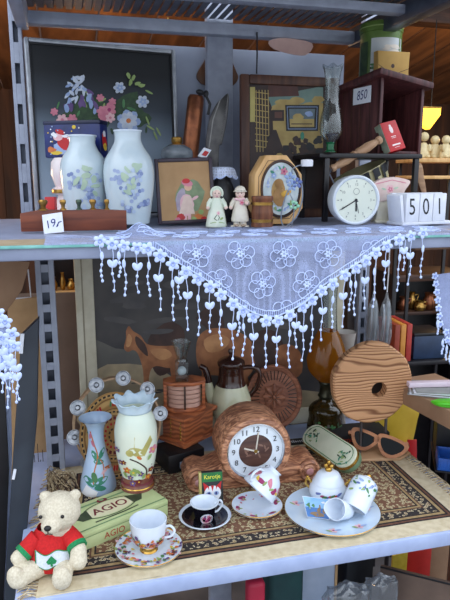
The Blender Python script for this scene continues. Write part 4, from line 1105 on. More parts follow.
# =================================================== lower shelf: back row
# rug
def X_(px, Y): return h(px, Y, ZL).x
ry0, ry1 = 1.072, 1.60
xl0, xl1 = X_(38, ry0) - .004, X_(62, 1.58); xr0 = .897; xr1 = .90
t = T('rug', 'small oriental rug with dark patterned field and cream edge covering the lower shelf', 'rug', (0, 0, ZL), rz=0, k=1)
def rp(u, v): # u 0..1 across, v 0..1 deep
    y = ry0 + (ry1 - ry0) * v; a = xl0 + (xl1 - xl0) * v; c = xr0 + (xr1 - xr0) * v
    x = a + (c - a) * u
    return (x, y, .0035 + .0006 * math.sin(x * 40) * math.sin(y * 33))
def rugmat(name, cols, sc, feat='F1'):
    m, nt, bs = _new(name)
    v1 = nt.nodes.new('ShaderNodeTexVoronoi'); v1.inputs['Scale'].default_value = sc; v1.distance = 'MANHATTAN'; v1.inputs['Randomness'].default_value = .75
    nt.links.new(_coords(nt, (1, 1, 1)), v1.inputs['Vector'])
    n = nt.nodes.new('ShaderNodeTexNoise'); n.inputs['Scale'].default_value = sc * 1.7; n.inputs['Detail'].default_value = 2
    nt.links.new(_coords(nt, (1, 1, 1)), n.inputs['Vector'])
    mx = nt.nodes.new('ShaderNodeMath'); mx.operation = 'MULTIPLY_ADD'; mx.inputs[1].default_value = .7
    nt.links.new(v1.outputs['Distance'], mx.inputs[0]); nt.links.new(n.outputs['Fac'], mx.inputs[2])
    r = _ramp(nt, mx.outputs[0], cols); nt.links.new(r, bs.inputs['Base Color']); bs.inputs['Roughness'].default_value = .95
    nt.nodes[-1].color_ramp.interpolation = 'CONSTANT' if nt.nodes[-1].type == 'VALTORGB' else 'LINEAR'
    _bump(nt, bs, n.outputs['Fac'], .4)
    return m
cK, cG, cT, cC, cR = (46, 40, 40), (182, 162, 120), (148, 124, 88), (208, 194, 160), (118, 82, 62)
rfield = rugmat('rug_field', [(.0, cK), (.52, cT), (.58, cG), (.69, cK), (.75, cC), (.83, cG), (.93, cR)], 78)
rbord = rugmat('rug_guard', [(.0, cK), (.5, cT), (.62, cG), (.72, cR), (.8, cC), (.9, cK)], 85)
rcream = pm('rug_cream', (214, 200, 170), (198, 182, 150), 60, .95, 0, .3)
rblack = pm('rug_black', (40, 32, 34), (30, 24, 28), 90, .95); rrust = pm('rug_rust', (112, 76, 58), (92, 60, 46), 90, .95); rtan = pm('rug_tan', (172, 146, 104), (150, 124, 84), 90, .95)
Wd_, Dp = xr0 - xl0, ry1 - ry0
cuts = [(0, None), (.044, rcream), (.049, rblack), (.055, rrust), (.060, rblack), (.068, rtan), (.073, rblack), (.096, rbord), (.100, rrust), (.106, rtan), (.110, rblack)]
us = [c[0] / Wd_ for c in cuts]; us = us + [us[-1] + (1 - 2 * us[-1]) * i / 24 for i in range(1, 24)] + [1 - u for u in us[::-1]]
vsq = [c[0] / Dp for c in cuts]; vsq = vsq + [vsq[-1] + (1 - 2 * vsq[-1]) * i / 12 for i in range(1, 12)] + [1 - v for v in vsq[::-1]]
b = B(); fm = {}
pts = [[rp(u, v) for u in us] for v in vsq]
def band(d):
    for (a, _), (c, mm) in zip(cuts, cuts[1:]):
        if d < c: return mm
    return rfield
for j in range(len(vsq) - 1):
    for i in range(len(us) - 1):
        uc, vc = (us[i] + us[i + 1]) / 2, (vsq[j] + vsq[j + 1]) / 2
        d = min(min(uc, 1 - uc) * Wd_, min(vc, 1 - vc) * Dp)
        b.add([pts[j][i], pts[j][i + 1], pts[j + 1][i + 1], pts[j + 1][i]], [(0, 1, 2, 3)], band(d))
bmesh.ops.remove_doubles(b.bm, verts=b.bm.verts[:], dist=1e-5)
# thickness along the edges
for (a, c) in (((0, 0), (1, 0)), ((0, 0), (0, 1)), ((1, 0), (1, 1))):
    p, q_ = V(rp(*a)), V(rp(*c)); b.add([p, q_, q_ - V((0, 0, .0034)), p - V((0, 0, .0034))], [(0, 1, 2, 3)], rcream)
t.part('pile', b)
for side in (0, 1):
    b = B(); r_ = random.Random(8 + side)
    for i in range(150):
        v = (i + .5) / 150; x, y, z = rp(side, v); sg = 1 if side else -1
        L = r_.uniform(.025, .05); dy = r_.uniform(-.02, .01)
        lim = -.134 if not side else .95
        ps = [(x, y, .003), (x + sg * L * .5, y + dy * .4, .006 + r_.uniform(0, .004)), (x + sg * L, y + dy, .002)]
        ps = [(max(p[0], lim) if not side else min(p[0], .929), p[1], p[2]) for p in ps]
        b.tube(ps, .0012, rope if i % 3 else rcream, 4)
    t.part('fringe', b, stuff=True)
# tuft of raffia behind the bear
t = T('raffia_bundle', 'tangled bundle of striped raffia behind the teddy bear', 'raffia', g(64, 494, ZR), rz=0)
b = t.b(); r_ = random.Random(2)
for i in range(90):
    a = r_.uniform(0, PI); rr_ = r_.uniform(6, 16); z0 = r_.uniform(0, 13); y0 = r_.uniform(-8, 10); ti = r_.uniform(-.6, .6)
    b.tube([(rr_ * math.cos(a + .35 * k) * 1.0 + r_.uniform(-.5, .5), y0 + 3 * math.sin(k), max(.6, z0 + rr_ * .9 * math.sin(min(PI, max(0, .2 + .7 * k + ti))))) for k in range(-1, 5)], .55, rope if i % 4 else wdark, 4)
t.solo(b)

# horse painting
t = T('horse_painting', 'large cream-framed painting of brown horses standing at the back of the lower shelf', 'painting', h(82, 1.72, ZL + .0045), rz=0, k=1)
b = B(); x0 = 0 + q(77, 330, 1.72).x - t.loc.x; x1 = q(343, 330, 1.72).x - t.loc.x; hz = .63
crf = pm('cream_frame', (206, 200, 178), (190, 182, 158), 20, .45)
fw_ = .052
for (a0, a1, z0, z1, nm) in ((x0, x0 + fw_, 0, hz, 0), (x1 - fw_, x1, 0, hz, 0), (x0 + fw_, x1 - fw_, 0, fw_, 0), (x0 + fw_, x1 - fw_, hz - fw_, hz, 0)):
    b.box(a0, a1, 0, .022, z0, z1, crf, b=.004)
b.box(x0 + .018, x0 + .022, -.001, .002, 0, hz, pm('frame_groove', (150, 140, 118), (136, 126, 104), 30, .5), b=0)
t.part('frame', b)
b = B(); b.eps0 = .0004; b.epsd = .00002
f = lambda px, py, e: (lambda w: V((w.x - t.loc.x, w.y - t.loc.y, w.z - t.loc.z)))(q(px, py, 1.726 - e))
gr = pm('painted_dusk', (78, 74, 72), (58, 56, 58), 9, .6); sand = pm('painted_sand', (172, 154, 122), (138, 126, 102), 16, .6); sky2 = pm('painted_haze', (104, 100, 92), (88, 86, 82), 10, .6)
hb = pm('painted_chestnut', (168, 110, 70), (134, 84, 54), 26, .6); hd = pm('painted_dark_bay', (74, 50, 42), (56, 38, 34), 26, .6); hl = pm('painted_tan_light', (196, 142, 94), (172, 118, 76), 30, .6)
b.prism([(x0 + .045, .045), (x1 - .045, .045), (x1 - .045, hz - .045), (x0 + .045, hz - .045)], .006, .016, gr)
def pg(pts, mm, n=3): b.poly(f, sm(pts, n, True), mm)
pg([(92, 352), (130, 350), (160, 356), (160, 384), (120, 400), (90, 396)], sky2)
pg([(92, 372), (150, 366), (200, 388), (320, 392), (330, 440), (250, 436), (90, 440)], sand)
pg([(92, 340), (110, 346), (128, 356), (106, 360), (90, 358)], sky2)
pg([(148, 340), (160, 326), (172, 322), (184, 330), (184, 350), (186, 376), (178, 384), (172, 372), (160, 376), (152, 366)], hd)
pg([(196, 318), (210, 306), (222, 316), (224, 330), (214, 334), (204, 326)], hd)
pg([(126, 331), (129, 326), (133, 331), (141, 336), (147, 344), (160, 346), (176, 346), (180, 352), (178, 366), (168, 368), (156, 366), (150, 372), (148, 388), (144, 388), (143, 370), (138, 354), (133, 350), (128, 352), (124, 348), (126, 338)], hb)
pg([(170, 362), (177, 360), (178, 386), (174, 388), (171, 374)], hb); pg([(136, 336), (145, 344), (148, 356), (142, 352), (136, 344)], hd)
pg([(128, 334), (132, 338), (130, 346), (126, 346)], hl); pg([(150, 350), (166, 349), (172, 356), (160, 360)], hl)
pg([(196, 352), (198, 338), (206, 330), (218, 328), (234, 330), (248, 338), (256, 352), (252, 372), (240, 380), (222, 376), (206, 374), (198, 366)], hb)
pg([(204, 340), (218, 334), (230, 340), (222, 350), (208, 352)], hl); pg([(252, 338), (262, 330), (276, 332), (284, 346), (286, 362), (278, 374), (262, 372), (254, 360)], hd)
pg([(262, 372), (268, 372), (268, 396), (263, 396)], hd); pg([(240, 376), (247, 374), (250, 400), (244, 400)], hb); pg([(202, 370), (209, 372), (208, 400), (203, 400)], hb)
pg([(276, 350), (288, 344), (300, 352), (302, 372), (290, 380), (280, 374)], hb)
for i in range(24): b.line(f, sm([(rnd.uniform(92, 320), rnd.uniform(395, 425)), (rnd.uniform(92, 320), rnd.uniform(395, 425))], 2), .8, sand if i % 2 else gr) if False else b.blob(f, rnd.uniform(96, 325), rnd.uniform(384, 425), rnd.uniform(4, 12), rnd.uniform(.8, 1.8), rnd.uniform(-8, 8), rnd.choice([sky2, gr, sand]), 9, .2)
for i in range(16): b.blob(f, rnd.uniform(96, 330), rnd.uniform(262, 335), rnd.uniform(10, 24), rnd.uniform(2, 5), rnd.uniform(-8, 8), pm('painted_cloud', (88, 84, 82), (70, 68, 70), 12, .6), 12, .2)
t.part('canvas', b)

# black ruler at the foot of the painting
t = T('black_ruler', 'black ruler with white marks lying below the horse painting', 'ruler', g(308, 444, ZR), rz=-3)
b = t.b(); b.box(-26, 30, 0, 9, 0, 3, black, b=.3)
for i in range(26): b.box(-25 + i * 2.1, -24.4 + i * 2.1, -.1, 4 if i % 5 else 6, 3, 3.1, white, b=0)
t.solo(b)

# coffee pot
t = T('coffee_pot', 'cream and brown stoneware coffee pot behind the mantel clock', 'coffee pot', h(231, 1.645, ZR))
pr = t.prof([(2.5, 349), (3.2, 351.5), (2.2, 354), (2.6, 356), (9, 358), (13, 361), (13.4, 364), (12.4, 366), (12.2, 373), (13, 380), (14.6, 384), (18.5, 394), (19.8, 401), (19.2, 410), (16, 418), (13.5, 426), (13, 434)])
br_ = pm('brown_glaze', (64, 34, 24), (46, 24, 18), 20, .12, spec=.6); cg = pm('celadon_cream_glaze', (212, 210, 178), (198, 198, 166), 20, .16, spec=.6)
b = t.b(); b.lathe(sm(pr[10:], 3) + [(12, 0), (0, 0)], cg, 40); t.part('body', b)
b = t.b(); b.lathe([(12.2, pr[7][1]), (12.1, pr[8][1])] + sm(pr[8:11], 3), br_, 40); t.part('neck', b)
b = t.b(); b.lathe([(0, pr[0][1])] + sm(pr[:8], 3) + [(0, pr[7][1])], br_, 36); t.part('lid', b)
b = t.b(); S = lambda pts, y=0: [(t.pt(px, py, y)[0], y, t.pt(px, py, y)[1]) for px, py in pts]
b.tube(sm(S([(215, 404), (211, 396), (209, 386), (208, 380)]), 4), [6.4 - .28 * i for i in range(13)], cg, 12); t.part('spout', b)
b = t.b(); b.tube(sm(S([(208.5, 382), (207, 374), (204.5, 368.5), (200, 366)]), 4), [3.7 - .09 * i for i in range(13)], br_, 12); t.part('spout_tip', b, label='brown glazed spout tip')
b = t.b(); b.tube(sm(S([(242, 368), (250, 367), (257, 369), (260, 376), (256, 388), (249, 396)]), 5), 2.4, br_, 10); t.part('handle', b)

# carved round plaque
t = T('carved_plaque', 'carved dark wooden round plaque with a rosette, leaning behind the mantel clock', 'wooden plaque', h(274, 1.655, ZR), rz=-20, lean=8)
c0 = t.pt(274, 397); rr_ = 32.5
pm2 = MT(c0[0], 0, c0[1]) @ RX(90) @ Matrix.Diagonal((.86, 1, 1, 1))
b = t.b(); b.lathe([(0, -4), (rr_ - 2, -4), (rr_, -2), (rr_, 0), (rr_ - 1, 1.4), (rr_ - 5, .6), (rr_ - 6, -.6), (12, -.6), (11, .2), (0, .2)], wcarve, 56, pm2)
for i in range(36):
    a = 2 * PI * i / 36; b.tube([(math.sin(a) * rr_ * .52, math.cos(a) * rr_ * .52, -.3), (math.sin(a) * (rr_ - 6), math.cos(a) * (rr_ - 6), -.3)], .55, wdark, 5, pm2)
for i in range(8):
    a = 2 * PI * i / 8; b.ball((8 * math.sin(a), 8 * math.cos(a), .6), (2.6, 6.6, 1.5), wcarve, pm2, 10, rot=Matrix.Rotation(-a, 3, 'Z'))
    b.tube([(2 * math.sin(a), 2 * math.cos(a), 2), (13.4 * math.sin(a), 13.4 * math.cos(a), 1.2)], .4, wdark, 5, pm2)
b.ball((0, 0, 1), (2.2, 2.2, 1.6), wcarve, pm2, 10); t.part('plaque', b)
b = t.b(); b.box(c0[0] - 14, c0[0] + 14, -3, 8, 0, 3, wdark, b=.5); b.box(c0[0] - 12, c0[0] + 12, 4.5, 6.5, 2.5, c0[1], wdark, b=.4); b.box(c0[0] - 12, c0[0] + 12, -2, 6, 2.5, c0[1] - rr_ + .8, wdark, b=.4); t.part('easel', b)

# amber oil lamp
t = T('oil_lamp', 'amber glass oil lamp with a clear chimney right of the carved plaque', 'oil lamp', h(324.5, 1.64, ZR))
pr = t.prof([(8.2, 284), (7.6, 300), (8.2, 318), (9, 330), (11.5, 335), (15, 343), (18.8, 355), (19.6, 362), (17, 371), (10.5, 378), (7, 381)])
b = t.b(); b.lathe(sm(pr[:4], 4), cglass, 32); b.lathe([(r - .6, z) for r, z in sm(pr[:4], 4)], cglass, 32); t.part('chimney', b)
b = t.b(); b.lathe(sm(pr[3:], 4), aglass, 40); b.lathe([(r - .9, z) for r, z in sm(pr[3:], 4)], aglass, 40); t.part('globe', b, label='amber glass globe')
pb_ = t.prof([(7.2, 379), (8, 382), (6, 385), (6.4, 392), (8, 395), (6.4, 398), (8, 401), (13, 404), (16.5, 409), (16, 416), (17.4, 424), (17.8, 432), (16, 437)])
dk = pm('burner_brass', (74, 72, 52), (52, 52, 40), 40, .35, .7)
b = t.b(); b.lathe([(0, pb_[0][1])] + pb_[:6] + [(0, pb_[5][1])], dk, 32); b.tube([(5, -3, pb_[3][1]), (11, -4, pb_[3][1]), (12.5, -4, pb_[3][1] + 1)], .8, dk, 6); b.lathe([(2.4, -.4), (2.4, .4)], dk, 12, MT(12, -4, pb_[3][1]) @ RX(90)); t.part('burner', b)
b = t.b(); b.lathe(sm(pb_[5:], 3) + [(15, 0), (0, 0)], bgglass, 40); b.lathe([(r - 1.2, z) for r, z in sm(pb_[7:], 3)] + [(0, 1)], pm('lamp_oil_glass', (58, 48, 24), (40, 36, 20), 30, .1), 36)
f = lm(sm(pb_[5:], 3)); r_ = random.Random(5)
for i in range(34): b.blob(f, r_.choice([-9, 8]) + r_.gauss(0, 3.4), pb_[10][1] + r_.gauss(0, 3), r_.uniform(1.2, 2.4), r_.uniform(.8, 1.4), r_.uniform(0, 180), r_.choice([green, dg, green]), 8, .2)
t.part('font', b)

# round scorched wooden disc on rods
t = T('wooden_disc', 'large round scorched wooden disc with a hole, standing on two rods', 'wooden sculpture', g(372, 455, ZR), rz=-6)
bd = grain('pale_base_wood', (204, 164, 126), (180, 140, 104), 30, 'X', .55)
b = t.b(); b.slab([(-24, -12), (22, -16), (38, -6), (34, 14), (6, 18), (-24, 12)], 0, 3, bd, b=.8); t.part('base', b)
c0 = t.pt(370.7, 382, 0); Rr = 40.5
hc = t.pt(377, 388, 0); hx, hzz = hc[0] - c0[0], hc[1] - c0[1]
b = t.b(); n = 72; th = 11
vs = []; fs = []
for (rad, ox, oz, y) in ((Rr - 1.6, 0, 0, -th / 2), (Rr, 0, 0, -th / 2 + 1.6), (Rr, 0, 0, th / 2 - 1.6), (Rr - 1.6, 0, 0, th / 2), (7.8, hx, hzz, th / 2), (7.8, hx, hzz, -th / 2)):
    for j in range(n):
        a = 2 * PI * j / n; w_ = 1 + (.008 * math.sin(5 * a) + .006 * math.sin(11 * a + 1) if rad > 20 else 0)
        vs.append((c0[0] + ox + rad * w_ * math.cos(a) * .985, y, c0[1] + oz + rad * w_ * math.sin(a)))
for i in range(6):
    for j in range(n): fs.append((i * n + j, i * n + (j + 1) % n, ((i + 1) % 6) * n + (j + 1) % n, ((i + 1) % 6) * n + j))
b.add(vs, fs, wburn); bmesh.ops.recalc_face_normals(b.bm, faces=b.bm.faces[:]); t.part('disc', b)
iron = pm('rod_iron', (120, 112, 112), (92, 86, 88), 40, .4, .7)
for px in (361.5, 386):
    x = t.pt(px, 420)[0]; b = t.b(); b.tube([(x, 0, 2), (x, 0, c0[1] - math.sqrt(Rr ** 2 - (x - c0[0]) ** 2) + 3)], 1.5, iron, 10); t.part('rod', b)
disc_t = t

# book with red lettering behind the disc
t = T('book', 'black book with red lettering lying behind the wooden disc', 'book', g(352, 446, ZR), rz=-4)
b = t.b(); b.box(-20, 40, 4, 30, 0, 9, paper, b=.3); t.part('pages', b)
b = t.b(); b.box(-21, 41, 3, 31, 9, 10.4, inkblack, b=.3); b.box(-21, 41, 3, 31, -.2, .5, inkblack, b=.2); b.box(-21, 41, 2.4, 3.4, 0, 10.2, inkblack, b=.2)
b.text('Garmisch', -4, 5.6, 7, 2.4, pm('orange_red_ink', (222, 70, 30), (206, 58, 24), 60, .5), cen=True); b.text('a Year', 26, 5.6, 7, 2.4, pm('orange_red_ink', (222, 70, 30)), cen=True); t.part('cover', b)

# sunglasses on the base
zb = ZR + 3 * disc_t.k
t = T('sunglasses', 'wooden-framed sunglasses with dark lenses resting on the wooden base below the disc', 'sunglasses', g(379, 457, zb + .001) , rz=-34, lean=24, k=.00305)
wf = grain('sunglass_wood', (186, 122, 78), (150, 92, 56), 60, 'X')
b = t.b()
Lc, Rc = t.pt(363.5, 442.5), t.pt(391, 450)
def lens(c, w_, hh, tl): 
    ps = sm([(-w_, hh * .75), (0, hh), (w_, hh * .8), (w_ * .92, -hh * .1), (w_ * .3, -hh), (-w_ * .4, -hh), (-w_ * .95, -hh * .1)], 4, True); a = R(tl)
    return [(c[0] + x * math.cos(a) - z * math.sin(a), c[1] + x * math.sin(a) + z * math.cos(a)) for x, z in ps]
dz = max(0, 1 - min(p[1] for p in lens(Lc, 11.6, 8.6, -14) + lens(Rc, 13, 8.8, -16)))
Lc = (Lc[0], Lc[1] + dz); Rc = (Rc[0], Rc[1] + dz)
def ringof(c, w_, hh, tl):
    o = lens(c, w_ + 3.4, hh + 3.0, tl); i = lens(c, w_, hh, tl); n = len(o); vs = []; fs = []
    for y in (-1.4, 1.4):
        for P_ in (o, i): vs += [(p[0], y, p[1]) for p in P_]
    for j in range(n):
        k = (j + 1) % n
        fs += [(j, k, n + k, n + j), (2 * n + j, 3 * n + j, 3 * n + k, 2 * n + k), (j, 2 * n + j, 2 * n + k, k), (n + j, n + k, 3 * n + k, 3 * n + j)]
    b.add(vs, fs, wf)
ringof(Lc, 9, 6.3, -14); ringof(Rc, 10.3, 6.5, -16)
b.box(Lc[0] + 9, Rc[0] - 10, -1.3, 1.3, (Lc[1] + Rc[1]) / 2 + .5, (Lc[1] + Rc[1]) / 2 + 5, wf, b=.8)
t.part('frame', b)
b = t.b(); b.prism(lens(Lc, 9.3, 6.6, -14), -.6, .6, pm('dark_lens', (8, 8, 11), (5, 5, 7), 20, .1, spec=.12)); t.part('lens', b)
b = t.b(); b.prism(lens(Rc, 10.6, 6.8, -16), -.6, .6, pm('dark_lens', (24, 24, 30))); t.part('lens', b)
for s_, c in ((-1, Lc), (1, Rc)):
    b = t.b(); x = c[0] + s_ * 13.4; b.tube(sm([(x, 0, c[1] + 5), (x + s_, 16, c[1] + 3), (x, 30, c[1] + 4)], 3), 1.7, wf, 8); t.part('temple', b)

# green oval spectacle case
t = T('spectacle_case', 'pale green oval tin case with floral lid and gold rim, left of the sunglasses', 'tin case', g(333, 461, ZR), rz=-79, lean=0)
def stadium(L, w_, n=10):
    p = []
    for i in range(n + 1): a = -PI / 2 + PI * i / n; p.append((L / 2 - w_ / 2 + w_ / 2 * math.cos(a), w_ / 2 * math.sin(a)))
    for i in range(n + 1): a = PI / 2 + PI * i / n; p.append((-L / 2 + w_ / 2 + w_ / 2 * math.cos(a), w_ / 2 * math.sin(a)))
    return p
MM = MT(0, 0, 11) @ RX(40)
b = t.b(); b.slab(stadium(80, 26), 0, 6, pm('case_green', (116, 140, 108), (96, 122, 92), 30, .35), MM, b=1.2); t.part('base', b)
b = t.b(); b.slab(stadium(81, 27), 6, 8.6, gold, MM, b=.6); t.part('rim', b)
b = t.b(); cl = pm('case_cream', (216, 220, 196), (204, 210, 184), 24, .3); b.slab(stadium(79, 25), 8.4, 10.4, cl, MM, b=.8)
f = lambda u, v, e: V((u, v, 10.4 + e)); b.line(f, [(p[0] * .9, p[1] * .84) for p in stadium(79, 26)], .9, green, closed=True, M=MM)
r_ = random.Random(6)
for cx in (-26, 26):
    for i in range(20): b.blob(f, cx + r_.gauss(0, 5), r_.gauss(0, 4), r_.uniform(1, 2.6), r_.uniform(.6, 1.2), r_.uniform(0, 180), r_.choice([green, teal, lgreen, dg]), 8, .2, M=MM)
t.part('lid', b)
# =================================================== lower shelf: left and front
# tambourine
t = T('tambourine', 'wooden tambourine with metal jingles leaning behind the two glass vases', 'tambourine', h(117, 1.545, ZR), rz=4, lean=10)
top = t.pt(121, 376)[1]; Rr = (top) / 2; c0 = (t.pt(117, 420)[0], Rr)
sxx = (c0[0] - t.pt(72, 420)[0]) / Rr
Mo = MT(c0[0], 0, Rr) @ RX(90) @ Matrix.Diagonal((sxx, 1, 1, 1))
b = t.b(); tw = grain('tambourine_wood', (190, 158, 124), (160, 128, 96), 40, 'X'); b.lathe([(Rr, -6), (Rr, 6), (Rr - 2, 6), (Rr - 2, -6), (Rr, -6)], tw, 72, Mo); t.part('hoop', b)
for i in range(10):
    a = R(-62 + i * 36); cx, cz = c0[0] + sxx * (Rr - .5) * math.sin(a), Rr + (Rr - .5) * math.cos(a)
    if i in (5, 6): continue
    for k in (-1, 1):
        b = t.b(); Mj = MT(cx, k * 1.4 - 6.4, cz) @ RX(90 + k * 12); b.lathe([(0, 1.6), (1.6, 1.6), (2.8, .3), (6.2, .3), (6.6, .9), (7.4, .9), (7.4, .2), (2.8, -.3), (1.6, 1), (0, 1)], pm('jingle_tin', (158, 160, 164), (120, 124, 130), 90, .32, .9), 28, Mj); t.part('jingle', b, ang=15)

# woven straw plate
t = T('straw_plate', 'round woven straw plate with red and green pattern inside the tambourine', 'straw plate', h(114, 1.50, ZR), rz=10, lean=9)
top = t.pt(116, 391)[1]; Rr = top / 2; sxx = .80
Mo = MT(t.pt(114, 430)[0], 0, Rr) @ RX(90) @ Matrix.Diagonal((sxx, 1, 1, 1))
b = t.b(); prs = [(0, .0), (Rr * .5, .4), (Rr * .8, 1.6), (Rr, 3)]; b.lathe([(0, -1)] + [(r, z - 1) for r, z in prs[1:]] + prs[::-1], straw, 64, Mo)
def fpol(r, a, e): return V((r * math.sin(a), r * math.cos(a), interp([(z, rr2) for rr2, z in prs], r) + e))
fp = lambda u, v, e: fpol(math.hypot(u, v), math.atan2(u, v), e)
for rad, n, w_, mm, duty in ((Rr * .93, 44, 2.0, inkblack, .6), (Rr * .54, 30, 1.6, inkblack, .55), (Rr * .40, 20, 3.4, dred, .6), (Rr * .28, 16, 2.6, red, .5), (Rr * .16, 10, 2, wdark, .6)):
    for i in range(n):
        a0, a1 = 2 * PI * i / n, 2 * PI * (i + duty) / n
        b.line(fp, [(rad * math.sin(a0 + (a1 - a0) * k / 3), rad * math.cos(a0 + (a1 - a0) * k / 3)) for k in range(4)], w_, mm, M=Mo)
for i in range(10):
    a = 2 * PI * i / 10
    for k, mm in ((-1, green), (0, red), (1, red)):
        aa = a + k * .10; b.line(fp, [(Rr * .68 * math.sin(aa), Rr * .68 * math.cos(aa)), (Rr * .80 * math.sin(aa + .04), Rr * .80 * math.cos(aa + .04))], 2.3, mm, M=Mo)
for rad in (.46, .62, .86): b.line(fp, [(Rr * rad * math.sin(2 * PI * k / 60), Rr * rad * math.cos(2 * PI * k / 60)) for k in range(60)], .5, wdark, closed=True, M=Mo)
t.solo(b)

# cigar box AGIO
zA = ZR
pA, pB = g(82, 552, zA), g(168, 515, zA)
dirA = math.degrees(math.atan2(pB.y - pA.y, pB.x - pA.x)); LA = (pB - pA).length
t = T('cigar_box', 'pale green cigar box lettered AGIO lying between the teddy bear and the teacup', 'box', pA, rz=dirA)
k0 = t.k; L = LA / k0; H = t.pt(0, 0)[1] if False else 18.5; Wb = 54
yg = pm('cigar_box_green', (202, 214, 158), (190, 204, 146), 14, .5); yg2 = pm('cigar_box_dark_green', (126, 158, 112), (110, 142, 98), 14, .5); olive = pm('olive_ink', (66, 78, 54), (52, 64, 44), 40, .5)
b = t.b(); b.box(0, L, 0, Wb, 0, H - 5, yg, b=.4); t.part('body', b)
b = t.b(); b.box(-.2, L + .2, -.2, Wb + .2, H - 5, H, yg, b=.5)
f = lambda u, v, e: V((u, v, H + e))
b.poly(f, [(.5, Wb - 9), (L - .5, Wb - 9), (L - .5, Wb - 6), (.5, Wb - 6)], yg2); b.poly(f, [(.5, 4), (L - .5, 4), (L - .5, 6), (.5, 6)], yg2)
cx, cy = L * .46, Wb * .52
b.blob(f, cx, cy, L * .31, 15.5, 0, olive, 28); b.blob(f, cx, cy, L * .295, 14, 0, yg, 28); b.blob(f, cx, cy, L * .28, 12.4, 0, pm('cigar_cream', (226, 222, 186), (216, 212, 174), 30, .5), 28)
b.blob(f, cx, cy + 18, 6, 4, 0, dred, 14, .15); b.blob(f, cx, cy + 19, 3, 2.4, 0, yg2, 10)
for sg in (-1, 1): b.poly(f, [(cx + sg * L * .22, cy + 10), (cx + sg * L * .40, cy + 2), (cx + sg * L * .34, cy - 8), (cx + sg * L * .24, cy - 9)], olive)
b.line(f, [(cx - 26, cy - 17), (cx + 8, cy - 17.5), (cx + 26, cy - 16)], 2.2, olive)
b.text('AGIO', cx, cy, 17, 0, dred, f=f, sx=1.0); b.text('AGIO', cx + .5, cy - .3, 17, 0, dred, f=f)
t.part('lid', b)
b = t.b(); f2 = pl(-.35); b.line(f2, [(1, H - 5), (L - 1, H - 5)], .6, yg2); b.text('AGIO', L * .36, 6.6, 10, 0, red, f=lambda u, v, e: V((u, -.1 - e, v))); t.part('lettering', b, label='red AGIO lettering on the front')
zbox = zA + (H + .25) * k0

# light blue trumpet vase
t = T('trumpet_vase', 'slim light blue glass vase with flared rim and painted leaves left of the ruffled vase', 'vase', g(98.5, 489, ZR))
pr = t.prof([(16, 417), (12.5, 419.5), (9, 425), (7.6, 433), (8, 443), (10.4, 455), (14.4, 468), (17.2, 480), (17.6, 487), (15.5, 490)])
for i in range(len(pr) - 1, -1, -1):
    if pr[i][1] < 0: pr[i] = (pr[i][0], 0)
opb = pm('opaline_blue', (190, 212, 236), (176, 202, 232), 14, .15, spec=.6)
ps = sm(pr, 4)
b = t.b(); b.lathe([(0, ps[16][1])] + [(r - .9, z) for r, z in ps[16:2:-1]] + ps + [(0, 0)], opb, 40)
f = lm(ps); fz = lambda px, py, e: f(px - 98.5 + (py - 450) * -.0, t.pt(98.5, py)[1], e)
b.line(fz, sm([(93, 428), (96, 440), (99, 452), (95, 466), (94, 476)], 4), 1.2, orange); b.line(fz, sm([(99, 452), (104, 460), (104, 472)], 4), .9, orange)
for px, py, rx, ry, a, mm in ((97, 452, 6, 2.6, 60, teal), (103, 450, 5, 2.4, 120, teal), (100, 457, 5, 2.4, 10, teal), (90, 474, 6, 3.4, 40, teal), (101, 474, 7, 3.6, -20, teal), (95, 470, 5, 3, 80, green), (109, 464, 4, 1.3, 20, orange), (93, 433, 3.4, 1.2, 100, pink), (95, 440, 3.4, 1.3, 70, pink), (105, 466, 4, 1.4, 150, lpink), (100, 480, 6, 2.6, 10, teal)):
    b.blob(fz, px, py, rx, ry, a, mm, 10, .1)
t.part('body', b)
b = t.b(); fq = lambda px, py, e: f(px - 98.5, t.pt(98.5, py)[1], e + .35)
b.patch(fq, [(82, 487), (91, 495), (98, 483), (87, 477)], pm('white_sticker', (246, 246, 246), (240, 240, 242), 40, .6)); t.part('sticker', b, label='small white price sticker')

# ruffled opaline vase on the cigar box
t = T('ruffled_vase', 'opaline glass vase with a ruffled rim, painted bird and brown foot, on the cigar box', 'vase', h(137.5, 1.375, zbox + .0003))
raw = [(15.4, 409), (15.6, 411), (18.6, 418), (20.6, 428), (20.8, 438), (20, 452), (17.6, 466), (15, 476), (15, 482), (16.4, 486), (16.8, 489)]
pr = t.prof(raw); zb0 = pr[-1][1]; s_ = pr[0][1] / (pr[0][1] - zb0); pr = [(r, (z - zb0) * s_) for r, z in pr]
ps = sm(pr, 4)
opg = pm('opaline_cream', (230, 236, 216), (216, 230, 214), 10, .16, spec=.6); opw = pm('opaline_white', (214, 232, 242), (200, 222, 238), 30, .16, spec=.6); fr = pm('foot_brown', (142, 88, 72), (112, 64, 56), 24, .25)
fi = next(i for i, p in enumerate(ps) if p[1] <= pr[7][1] + .5)
b = t.b(); b.lathe([(0, ps[6][1])] + [(r - 1, z) for r, z in ps[6:0:-1]] + ps[:fi + 1], opg, 44)
f = lm(ps); y2 = lambda py: (t.pt(137.5, py)[1] - zb0) * s_
fz = lambda px, py, e: f(px - 137.5, y2(py), e)
ybird = pm('bird_olive', (190, 182, 110), (170, 160, 90), 40, .4)
b.line(fz, sm([(131, 452), (139, 456), (146, 464), (147, 474), (150, 478)], 4), 1.4, wdark); b.line(fz, [(146, 464), (152, 462), (155, 468)], 1, wdark)
